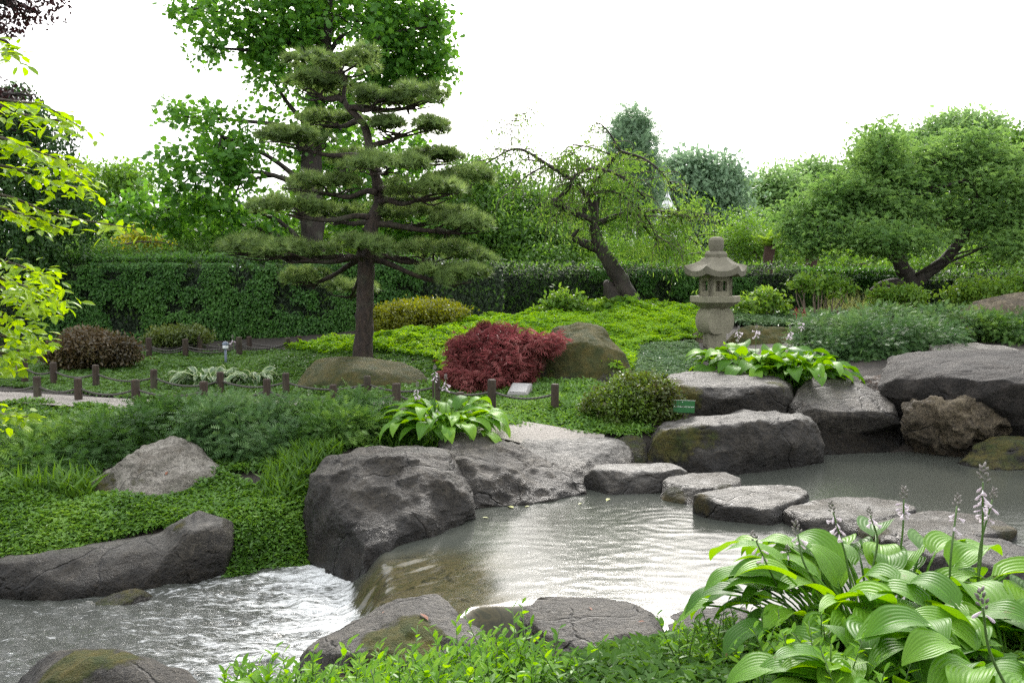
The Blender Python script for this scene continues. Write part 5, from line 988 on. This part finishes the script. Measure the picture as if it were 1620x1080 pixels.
# ------------------------------------------------------------------ near evergreen shrub at the bottom edge
EVER = leaf_mat('evergreen_leaf', (.07, .20, .016), (.14, .32, .03), transl=.45, rough=.42, spec=.3, c3=(.22, .41, .04))
EVER_OBJ = leaf_mat('evergreen_single', (.07, .20, .016), (.14, .32, .03), transl=.45, rough=.42, spec=.3, c3=(.22, .41, .04))
ELEAF = np.array([(0, 0, 0), (.22, .13, .03), (.55, .21, .04), (.85, .12, .0), (1, 0, -.05), (.85, -.12, 0), (.55, -.21, .04), (.22, -.13, .03), (.5, 0, -.02)]); EF = np.array([(8, (i + 1) % 8, i) for i in range(8)])[:, ::-1]
emesh = [mesh_np('leaf', ELEAF * np.array([1, .85 + .12 * k, 1]), EF, np.full(9, .15 + .22 * k)) for k in range(4)]
for me in emesh: me.materials.append(EVER_OBJ)
def shoots(name, label, feet, n_leaf, hmin, hmax, size, stuff_mat, nobj, cat='shrub', lean=.25):
    """upright shoots with leaf rosettes. feet: (x,y) points"""
    b = feet.mean(0); b = np.array([b[0], b[1], g1(*b)]); r0 = root(name, b, label, cat); sb = MB(); P = []; Dv = []; Nv = []; S = []
    for (x, y) in feet:
        f = np.array([x, y, g1(x, y) - .02]); h = rng.uniform(hmin, hmax); tip = f + np.array([rng.normal() * lean * h, rng.normal() * lean * h, h]); mid = (f + tip) / 2 + np.r_[rng.normal(size=2) * .03, 0]
        sb.add(*tube([f, mid, tip], [.004, .003, .0016], 4, 3)); C = catmull([f, mid, tip], 12)
        for j in range(n_leaf):
            t = 1 - .62 * (j / n_leaf) ** 1.0; q = C[min(len(C) - 1, int(t * (len(C) - 1)))]; a = j * 2.39996 + rng.random(); el = .75 - .8 * (j / n_leaf) + rng.normal() * .2
            P.append(q); Dv.append((math.cos(a) * math.cos(el), math.sin(a) * math.cos(el), math.sin(el))); Nv.append((-math.cos(a) * math.sin(el) + rng.normal() * .25, -math.sin(a) * math.sin(el) + rng.normal() * .25, math.cos(el) + .2)); S.append(size * rng.uniform(.65, 1.15) * (.75 if j < 2 else 1))
    sb.build('stem', STEM, r0, True)['kind'] = 'stuff'
    P = np.array(P); Dv = np.array(Dv); Nv = np.array(Nv); S = np.array(S); R = basis(Dv, Nv)
    vis = P[:, 2] * 1.2 - .55 * np.linalg.norm(P - np.array([0, 0, 2]), axis=1); inside = np.abs(P[:, 0] / P[:, 1]) < .56
    order = np.argsort(-(vis + inside * 2)); sel = order[:nobj]; rest = order[nobj:]
    for c, i in enumerate(sel):
        o = bpy.data.objects.new('leaf', emesh[c % 4]); COL.objects.link(o); o.parent = r0
        M = Matrix([list(R[i][0]), list(R[i][1]), list(R[i][2])]).to_4x4(); o.matrix_local = Matrix.Translation(Vector(P[i] - b)) @ M @ Matrix.Scale(S[i], 4)
    mb = MB(); V, Fx = scat(ELEAF, EF, P[rest], R[rest], S[rest]); mb.add(V, Fx, np.repeat(rng.random(len(rest)), 9)); mb.build('foliage', stuff_mat, r0)['kind'] = 'stuff'
    return r0
def feet_px(poly, n): return sample_region(np.array([D(*p)[:2] for p in poly]), n)
shoots('evergreen_shrub', 'low glossy evergreen shrub with upright light tips in front of the cascade rock', np.array([[-.55, 3.3], [0.0, 3.3]]).repeat(0, 0) if False else sample_region(np.array([(-1.05, 2.95), (-.98, 3.3), (-.5, 3.65), (.1, 3.75), (.2, 3.1), (-.4, 2.8)]), 360), 14, .16, .34, .055, EVER, 300)
shoots('evergreen_shrub', 'taller evergreen shoots standing in front of the speckled rock', sample_region(np.array([(-.28, 3.5), (-.3, 3.75), (.12, 3.75), (.15, 3.45)]), 34), 18, .26, .44, .055, EVER, 240)
shoots('evergreen_shrub', 'thin twiggy evergreen shrub between the wet rocks and the large hosta', sample_region(np.array([(.75, 3.0), (.6, 3.4), (.85, 3.7), (1.15, 3.35), (1.2, 2.6), (.9, 2.5)]), 170), 14, .14, .32, .045, EVER, 260)
cover('ground_cover', 'leafy ground cover in front of the flat wet rock', [(-.1, 3.2), (.1, 4.0), (.3, 4.35), (.62, 4.45), (1.0, 4.5), (1.25, 4.1), (1.2, 3.2), (.6, 2.8)], 4200, L_TRI, .06, leaf_mat('cover_near', (.03, .09, .015), (.08, .19, .03), transl=.3, rough=.5, spec=.25), .16, .06, .6, world=True)
cover('ground_cover', 'leafy ground cover filling the near bank', [(-1.3, 2.4), (-1.2, 3.3), (-.3, 3.5), (.2, 3.4), (1.2, 3.3), (2.6, 3.6), (2.6, 2.0), (0, 1.9)], 5200, L_TRI, .06, GC_DARK, .14, .05, .5, world=True)

# ------------------------------------------------------------------ stone lantern
def stone_mat(name, c, dark):
    m = NT(name); P = m.obj(); n1 = m.noise(5, 5, .6, P); n2 = m.noise(90, 3, .7, P); n3 = m.noise(14, 4, .6, P)
    col = m.mix(m.ramp(n1, [(.35, (0, 0, 0)), (.7, (1, 1, 1))]), tuple(x * .7 for x in c), c); col = m.mix(m.ramp(n2, [(.5, (0, 0, 0)), (.65, (.7, .7, .7))]), col, dark)
    col = m.mix(m.ramp(n3, [(.58, (0, 0, 0)), (.76, (.35, .35, .35))]), col, (.12, .12, .06))
    return m.end(m.n('BsdfPrincipled', {'Base Color': col, 'Roughness': .85, 'Normal': m.n('Bump', {'Distance': .012, 'Strength': .7, 'Height': m.math('ADD', n2, n1)}).outputs[0]}).outputs[0])
STONE = stone_mat('lantern_stone', (.29, .27, .19), (.10, .092, .062)); STONE_D = stone_mat('lantern_stone_weathered', (.20, .185, .135), (.06, .055, .04))
LYY = 14.0; s_ = mpp(LYY); lx = D(1130, 550, LYY); LG = g1(lx[0], lx[1]); zpx = lambda py: D(1130, py, LYY)[2]
lant = root('stone_lantern', (lx[0], LYY, LG), 'grey stone snow lantern with a curved hexagonal roof and square window', 'lantern')
def ngon_loft(rings, sides, rot, bev=.0):
    """rings: (z, radius, lift at corners) in local coordinates"""
    V = []; f = []
    per = 6; tot = sides * per
    for (z, r, lift) in rings:
        for i in range(tot):
            a = rot + 2 * math.pi * i / tot; k = i / per; fr = k - math.floor(k); a0 = rot + 2 * math.pi * math.floor(k) / sides; a1 = a0 + 2 * math.pi / sides
            x = r * ((1 - fr) * math.cos(a0) + fr * math.cos(a1)); y = r * ((1 - fr) * math.sin(a0) + fr * math.sin(a1)); c = abs(fr - .5) * 2
            V.append((x, y, z + lift * c ** 2.2))
    m_ = len(rings)
    for j in range(m_ - 1):
        for i in range(tot): f.append((j * tot + i, j * tot + (i + 1) % tot, (j + 1) * tot + (i + 1) % tot, (j + 1) * tot + i))
    n0 = len(V); V.append((0, 0, rings[0][0])); V.append((0, 0, rings[-1][0]))
    F3 = []
    for q in f: F3 += [(q[0], q[1], q[2]), (q[0], q[2], q[3])]
    for i in range(tot): F3 += [(n0, (i + 1) % tot, i), (n0 + 1, (m_ - 1) * tot + i, (m_ - 1) * tot + (i + 1) % tot)]
    return np.array(V), np.array(F3)
def lpart(name, rings, sides=6, rot=.2, mat=None, smooth=False):
    mb = MB(); V, f = ngon_loft(rings, sides, rot); V = V + fbm(V * 9 + len(name), 3)[:, None] * .006 * nrm(V + 1e-6); mb.add(V, f); o = link(name, mb.mesh(name), mat or STONE, lant)
    return o
h_ = lambda py: zpx(py) - LG; R_ = lambda w: w * s_ / 2
lpart('roof', [(h_(436.5), R_(50), .0), (h_(437.5), R_(97), .05), (h_(429), R_(100), .085), (h_(424.5), R_(86), .06), (h_(419.5), R_(68), .03), (h_(414), R_(53), .012), (h_(409), R_(44), .0), (h_(407), R_(38), 0)], 6, .02, STONE_D)
lpart('finial_ring', [(h_(409), R_(30), 0), (h_(407.5), R_(36), 0), (h_(402), R_(37), 0), (h_(398), R_(31), 0), (h_(397), R_(22), 0)], 8, .1, STONE_D)
lpart('finial', [(h_(399), R_(16), 0), (h_(396), R_(22), 0), (h_(388), R_(25), 0), (h_(380), R_(25), 0), (h_(376), R_(20), 0), (h_(374.5), R_(10), 0)], 10, .1, STONE_D)
lpart('platform', [(h_(488), R_(40), 0), (h_(487), R_(44), 0), (h_(478), R_(78), 0), (h_(477), R_(80), 0), (h_(468.5), R_(80), 0), (h_(468), R_(77), 0)], 6, .02)
# fire box: hexagonal ring of slabs, three of them pierced by square windows
fb = MB(); rF = R_(54); z0, z1 = h_(468), h_(436)
for k in range(4):
    a0 = math.radians(241) + k * math.pi / 2; a1 = a0 + math.pi / 2; p0 = np.array([math.cos(a0), math.sin(a0)]) * rF; p1 = np.array([math.cos(a1), math.sin(a1)]) * rF; inn = -(p0 + p1) + 1e-9; inn = inn / np.linalg.norm(inn)
    def slab(u0, u1, w0, w1):
        q = []
        for (u, w) in ((u0, w0), (u1, w0), (u1, w1), (u0, w1)):
            for dpt in (0, .06):
                xy = p0 + (p1 - p0) * u + inn * dpt; q.append((xy[0], xy[1], z0 + (z1 - z0) * w))
        fb.add(q, [(0, 2, 4), (0, 4, 6), (1, 5, 3), (1, 7, 5), (0, 1, 3), (0, 3, 2), (2, 3, 5), (2, 5, 4), (4, 5, 7), (4, 7, 6), (6, 7, 1), (6, 1, 0)])
    slab(0, .24, 0, 1); slab(.76, 1, 0, 1); slab(.24, .76, 0, .24); slab(.24, .76, .74, 1)
link('fire_box', fb.mesh('fire_box'), STONE, lant)
# drum: a thick disc with its round face towards the viewer, cut flat above and below
V = []; f = []; nn_ = 40; rD = 26.5 * s_; zc = h_(507); dep = .16; ang = math.radians(-26)
prof = [(-dep, rD * .0), (-dep, rD * .96), (-dep + .02, rD), (dep - .02, rD), (dep, rD * .96), (dep, 0)]
for (yy, rr) in prof:
    for i in range(nn_):
        a = 2 * math.pi * i / nn_; x = rr * math.cos(a); z = rr * math.sin(a); V.append((x * math.cos(ang) + yy * math.sin(ang), -x * math.sin(ang) + yy * math.cos(ang), np.clip(zc + z, h_(527), h_(487))))
for j in range(len(prof) - 1):
    for i in range(nn_): f.append((j * nn_ + i, j * nn_ + (i + 1) % nn_, (j + 1) * nn_ + (i + 1) % nn_, (j + 1) * nn_ + i))
mb = MB(); mb.add(V, f); link('drum', mb.mesh('drum'), STONE, lant)
lpart('foot', [(-.15, R_(40), 0), (h_(527), R_(40), 0), (h_(526), R_(38), 0)], 4, .25 + math.pi / 4 - .15)

# ------------------------------------------------------------------ rope fences
def fence(label, posts, ropes=(.62,), r=.045, rr=.012, strands=1):
    """posts: (px, top_py, Y)"""
    P = []
    for (px, tp_, Yp) in posts:
        t = D(px, tp_, Yp); P.append((t[0], t[1], g1(t[0], t[1]), t[2]))
    r0 = root('rope_fence', P[0][:3], label, 'fence'); off = np.array(P[0][:3])
    for (x, y, zb, zt) in P:
        n = 14; rd = r * rng.uniform(.93, 1.07); rings = [(zb - .15, rd), (zt - .02, rd), (zt - .006, rd * .95), (zt, rd * .82)]; V = []; f = []
        for (z, q) in rings:
            for i in range(n): a = 2 * math.pi * i / n; V.append((x + q * math.cos(a), y + q * math.sin(a), z))
        for j in range(len(rings) - 1):
            for i in range(n): f.append((j * n + i, j * n + (i + 1) % n, (j + 1) * n + (i + 1) % n, (j + 1) * n + i))
        V.append((x, y, zt)); mb = MB(); f3 = []
        for q in f: f3 += [(q[0], q[1], q[2]), (q[0], q[2], q[3])]
        f3 += [(len(V) - 1, 3 * n + i, 3 * n + (i + 1) % n) for i in range(n)]
        mb.add(V, f3); mb.build('post', WOOD, r0)
    for a, b in zip(P[:-1], P[1:]):
        for fr in ropes:
            za = a[2] + (a[3] - a[2]) * fr; zb = b[2] + (b[3] - b[2]) * fr; L = math.hypot(a[0] - b[0], a[1] - b[1]); sag = .05 + .035 * L * rng.uniform(.6, 1.2)
            t = np.linspace(0, 1, 9); pts = np.c_[a[0] + (b[0] - a[0]) * t, a[1] + (b[1] - a[1]) * t, za + (zb - za) * t - sag * 4 * t * (1 - t)]
            mb = MB(); mb.add(*tube(pts, np.full(9, rr), 9, 9, twist=150)); mb.build('rope', ROPE, r0, True)
    return r0
fence('rope fence along the near side of the gravel path', [(-40, 592, 10.9), (58, 595, 10.7), (123, 598, 10.5), (214, 600, 10.4), (322, 603, 10.25), (422, 599, 10.1), (527, 608, 10.0), (627, 606, 9.9), (728, 620, 9.8)])
fence('rope fence along the planted bed on the far side of the path', [(-30, 566, 12.2), (38, 567, 12.0), (84, 573, 11.85), (151, 577, 11.6), (243, 584, 11.4), (348, 588, 11.1), (452, 590, 10.85), (581, 594, 10.7), (690, 595, 10.4), (778, 600, 9.95), (878, 607, 9.85)])
fence('rope fence near the hedge nearer of the two back rows', [(-20, 545, 14.0), (32, 544, 14.1), (235, 534, 14.3), (293, 536, 14.3), (378, 533, 14.3), (455, 534, 14.5), (535, 534, 14.7)], ropes=(.5, .62), rr=.011)
fence('rope fence near the hedge farther of the two back rows', [(57, 540, 15.0), (316, 532, 15.0), (394, 532, 15.1), (473, 531, 15.2), (545, 531, 15.3), (680, 530, 15.4)], ropes=(.55,), rr=.011)

# ------------------------------------------------------------------ small objects
# slanted stone marker
MARK = plain('marker_stone', (.24, .235, .22), .7, .3, 22, .006); MARK_TOP = plain('marker_plate', (.25, .25, .245), .45, .12, 60, .001)
bp = D(826, 637, 10.6); bz = g1(bp[0], bp[1]); mk = root('stone_marker', (bp[0], bp[1], bz), 'small slanted stone block with an engraved face in the ivy', 'marker')
mk.rotation_euler = (0, 0, -.25); zt = D(840, 605, 10.75)[2] - bz; zf = D(815, 622, 10.5)[2] - bz
w = .15; V = [(-w, -.13, -.1), (w * .62, -.13, -.1), (w * .62, .13, -.1), (-w, .13, -.1), (-w, -.13, zf), (w * .62, -.13, zf), (w * .62, .13, zt), (-w, .13, zt)]
bm = bmesh.new(); vs = [bm.verts.new(p) for p in V]
for q in [(0, 1, 5, 4), (1, 2, 6, 5), (2, 3, 7, 6), (3, 0, 4, 7), (4, 5, 6, 7), (3, 2, 1, 0)]: bm.faces.new([vs[i] for i in q])
bmesh.ops.bevel(bm, geom=bm.edges[:], offset=.008, segments=2, affect='EDGES'); me = bpy.data.meshes.new('block'); bm.to_mesh(me); bm.free(); link('block', me, MARK, mk)
n_ = np.array([0, -(zt - zf), .26]); n_ = n_ / np.linalg.norm(n_); e_ = np.array([0, .26, zt - zf]); e_ = e_ / np.linalg.norm(e_); c_ = np.array([-w * .19, 0, (zt + zf) / 2]) + n_ * .004
mb = MB(); q = []
for k in (0, .004):
    for (a, b) in ((-.1, -.11), (.1, -.11), (.1, .11), (-.1, .11)): q.append(c_ + np.array([a, 0, 0]) + e_ * b + n_ * k)
mb.add(q, [(4, 5, 6, 7), (0, 1, 5, 4), (1, 2, 6, 5), (2, 3, 7, 6), (3, 0, 4, 7)]); link('plate', mb.mesh('plate'), MARK_TOP, mk)
# green sign
SGN = plain('sign_green', (.012, .10, .022), .35, .1, 20, .0005); SGNE = plain('sign_edge', (.45, .5, .45), .4, .1); TXT = plain('sign_text', (.75, .78, .72), .5, .05)
sc_ = D(1082, 643, 9.55); sz = g1(sc_[0], sc_[1]); sg = root('warning_sign', (sc_[0], sc_[1], sz), 'small green sign with white lettering in front of the rock slab', 'sign'); hz_ = sc_[2] - sz
sg.rotation_euler = (0, 0, .12)
def boxmesh(name, x0, x1, y0, y1, z0, z1, bev=.0):
    bm = bmesh.new(); bmesh.ops.create_cube(bm, size=1); 
    for v in bm.verts: v.co = Vector(((x0 + x1) / 2 + v.co.x * (x1 - x0), (y0 + y1) / 2 + v.co.y * (y1 - y0), (z0 + z1) / 2 + v.co.z * (z1 - z0)))
    if bev: bmesh.ops.bevel(bm, geom=bm.edges[:], offset=bev, segments=2, affect='EDGES')
    me = bpy.data.meshes.new(name); bm.to_mesh(me); bm.free(); return me
pl = link('plate', boxmesh('plate', -.118, .118, -.004, .004, -.065, .065, .003), SGN, sg, (0, 0, hz_)); pl.rotation_euler = (-.1, .055, 0)
fc = bpy.data.curves.new('lettering', 'FONT'); fc.body = 'Bitte Steine nicht betreten'; fc.size = .021; fc.align_x = 'CENTER'; fc.align_y = 'CENTER'; fc.extrude = .0006; fc.materials.append(TXT)
fo = bpy.data.objects.new('tmp', fc); COL.objects.link(fo); me = bpy.data.meshes.new_from_object(fo.evaluated_get(bpy.context.evaluated_depsgraph_get())); bpy.data.objects.remove(fo); me.name = 'lettering'; fo = bpy.data.objects.new('lettering', me); COL.objects.link(fo); fo.parent = pl; fo.rotation_euler = (math.pi / 2, 0, 0); fo.location = (0, -.0062, .0)
ed = link('rim', boxmesh('rim', -.12, .12, -.0055, -.0015, .0655, .0695), SGNE, pl); sk = link('stake', boxmesh('stake', -.008, .008, .006, .014, -.1, hz_ - .02), WOOD, sg)
mb = MB(); mb.add(*tube([(-.02, -.008, .048), (-.02, -.003, .048)], [.005, .005], 8, 1)); link('screw', mb.mesh('screw'), SGNE, pl)
# little garden light
gl = HB(357, 560, 13.4); gr = root('garden_light', gl, 'small white garden light with a slate blue cap in the fenced bed', 'lamp'); WHITE = plain('lamp_white', (.7, .72, .74), .4, .05); SLATE = plain('lamp_cap', (.12, .15, .2), .35, .1)
lh = D(357, 545, 13.4)[2] - gl[2]
def lathe(prof, n=16):
    V = []; f = []
    for (r, z) in prof:
        for i in range(n): V.append((r * math.cos(2 * math.pi * i / n), r * math.sin(2 * math.pi * i / n), z))
    for j in range(len(prof) - 1):
        for i in range(n): f.append((j * n + i, j * n + (i + 1) % n, (j + 1) * n + (i + 1) % n, (j + 1) * n + i))
    return np.array(V), np.array(f)
for nm, pf2, mt in (('cap', [(.048, lh - .005), (.05, lh + .005), (.042, lh + .03), (.02, lh + .045), (.001, lh + .05)], SLATE), ('lamp_glass', [(.001, lh - .06), (.036, lh - .06), (.04, lh - .05), (.04, lh - .002), (.001, lh - .002)], WHITE), ('pole', [(.001, -.1), (.018, -.1), (.018, lh - .06), (.001, lh - .06)], SLATE)):
    mb = MB(); mb.add(*lathe(pf2)); link(nm, mb.mesh(nm, (0, 0, 0), True), mt, gr)
# white tent glimpsed between the trees
TENT = plain('tent_cloth', (.8, .8, .82), .6, .03); tb = D(1040, 425, 44); tb[2] = 1.0; tt = root('marquee', tb, 'white peaked marquee glimpsed between the far trees', 'tent')
for (px0, px1, pk) in ((950, 986, 345), (1036, 1074, 300)):
    cx = (px0 + px1) / 2; c = D(cx, 400, 44); hw = (px1 - px0) / 2 * mpp(44); ez = D(cx, 345, 44)[2]; pz_ = D(cx, pk, 44)[2]
    V = []; f = []
    for t in np.linspace(0, 1, 7):
        k = hw * (1 - t) ** 1.5 + .02; z = ez + (pz_ - ez) * t
        V += [(-k, -k, z), (k, -k, z), (k, k, z), (-k, k, z)]
    for j in range(6):
        for i in range(4): f.append((j * 4 + i, j * 4 + (i + 1) % 4, (j + 1) * 4 + (i + 1) % 4, (j + 1) * 4 + i))
    mb = MB(); mb.add(np.array(V) + np.array([c[0], c[1], 0]), f); mb.build('canopy', TENT, tt, True)
    mb = MB(); W4 = np.array([(-hw, -hw), (hw, -hw), (hw, hw), (-hw, hw)]) * .985; V = [(x, y, 1.0) for x, y in W4] + [(x, y, ez - .02) for x, y in W4]
    mb.add(np.array(V) + np.array([c[0], c[1], 0]), [(0, 1, 5, 4), (1, 2, 6, 5), (2, 3, 7, 6), (3, 0, 4, 7)]); mb.build('tent_wall', TENT, tt)
pb = D(1003, 420, 40); pb[2] = 1.0; mb = MB(); mb.add(*tube([pb, D(1003, 360, 40)], [.09, .085], 10, 2)); o = mb.build('flag_pole', WHITE); tag(o, 'white pole standing in front of the marquee', 'pole')
# tree fern stumps
for (px, py, Y, lab) in ((1217, 400, 23, 'brown shaggy tree fern stump behind the lantern roof'), (1283, 415, 23, 'smaller brown tree fern stump half hidden by the maple')):
    c = D(px, py, Y); b0 = np.array([c[0], c[1], g1(c[0], c[1])]); r0 = root('tree_fern', b0, lab, 'tree fern'); mb = MB(); mb.add(*tube([b0, (b0 + c) / 2, c + [0, 0, .1], c + [0, 0, .25]], [.1, .09, .16, .1], 10, 5, .5)); mb.build('trunk', plain('fern_trunk', (.07, .04, .03), .9, .4, 30, .03), r0, True)
    lf = MB(); k = 60; a = rng.random(k) * 6.28; put(lf, L_FERNY, np.tile(c + [0, 0, .2], (k, 1)) + rng.normal(size=(k, 3)) * .05, np.c_[np.cos(a), np.sin(a), rng.uniform(.2, 1.2, k)], np.c_[rng.normal(size=(k, 2)) * .3, np.ones(k)], .5); lf.build('frond', LTS, r0)['kind'] = 'stuff'
# red astilbe plumes
for (px, py, al) in ((1260, 498, 'taller crimson flower plume rising beside the airy shrub'), (1272, 501, 'shorter crimson flower plume nearest the airy shrub stems')):
    c = D(px, py, 15.6); b0 = np.array([c[0], c[1], g1(c[0], c[1])]); mb = MB(); mb.add(*tube([b0, c], [.006, .004], 5, 2)); k = 50; u = rng.random(k); put(mb, L_DIA, c + np.c_[rng.normal(size=(k, 2)) * .025 * (1.2 - u)[:, None], u * .12], rand_dirs(k), rand_dirs(k), .03)
    tag(mb.build('astilbe_plume', plain('astilbe', (.3, .02, .04), .7, .3)), al, 'flower', 'crimson plumes')
# fallen leaves on the pool
FLY = plain('fallen_leaf', (.26, .28, .05), .5, .2)
for (px, py, lab, s) in ((763, 818, 'yellow leaf floating by the big dark boulder', .05), (812, 803, 'long green leaf floating under the sloping boulder', .09), (838, 800, 'tiny yellow leaf floating under the sloping boulder', .045), (915, 797, 'yellow leaf floating near the tip of the sloping boulder', .05), (964, 788, 'pale leaf floating in front of the first stepping stone', .07), (673, 846, 'tiny yellow leaf floating beside the big dark boulder', .045)):
    c = G(px, py, .006); mb = MB(); a = rng.random() * 6; put(mb, L_OVAL, c[None], np.array([[math.cos(a), math.sin(a), 0]]), np.array([[.05, 0, 1.0]]), s); tag(mb.build('fallen_leaf', FLY), lab, 'leaf', 'leaves floating on the pool')
# brown fallen leaves lying on rocks, found by a ray from the eye point
DRY = plain('dry_leaf', (.16, .05, .02), .7, .4)
bpy.context.view_layer.update(); dg = bpy.context.evaluated_depsgraph_get()
for (px, py, sz, lab) in ((664, 972, .075, 'rust brown leaf lying on the speckled rock by the cascade'), (610, 968, .03, 'tiny red leaf on the slope of the speckled rock'), (932, 962, .04, 'brown leaf lying on the flat wet rock at the pool rim'), (1010, 985, .035, 'small dry leaf at the edge of the flat wet rock'), (262, 752, .05, 'red brown dead leaf on the pale triangular rock')):
    hit, loc, nv, idx, ob, mt_ = SC.ray_cast(dg, Vector((0, 0, CAMZ)), Vector(ray(px, py)).normalized())
    if hit and ob.name.startswith('boulder'):
        mb = MB(); nv = np.array(nv); d = np.cross(nv, rng.normal(size=3)); put(mb, L_OVAL, np.array(loc)[None] + nv * .008, d[None], (nv + rng.normal(size=3) * .15)[None], sz); tag(mb.build('dead_leaf', DRY), lab, 'leaf')
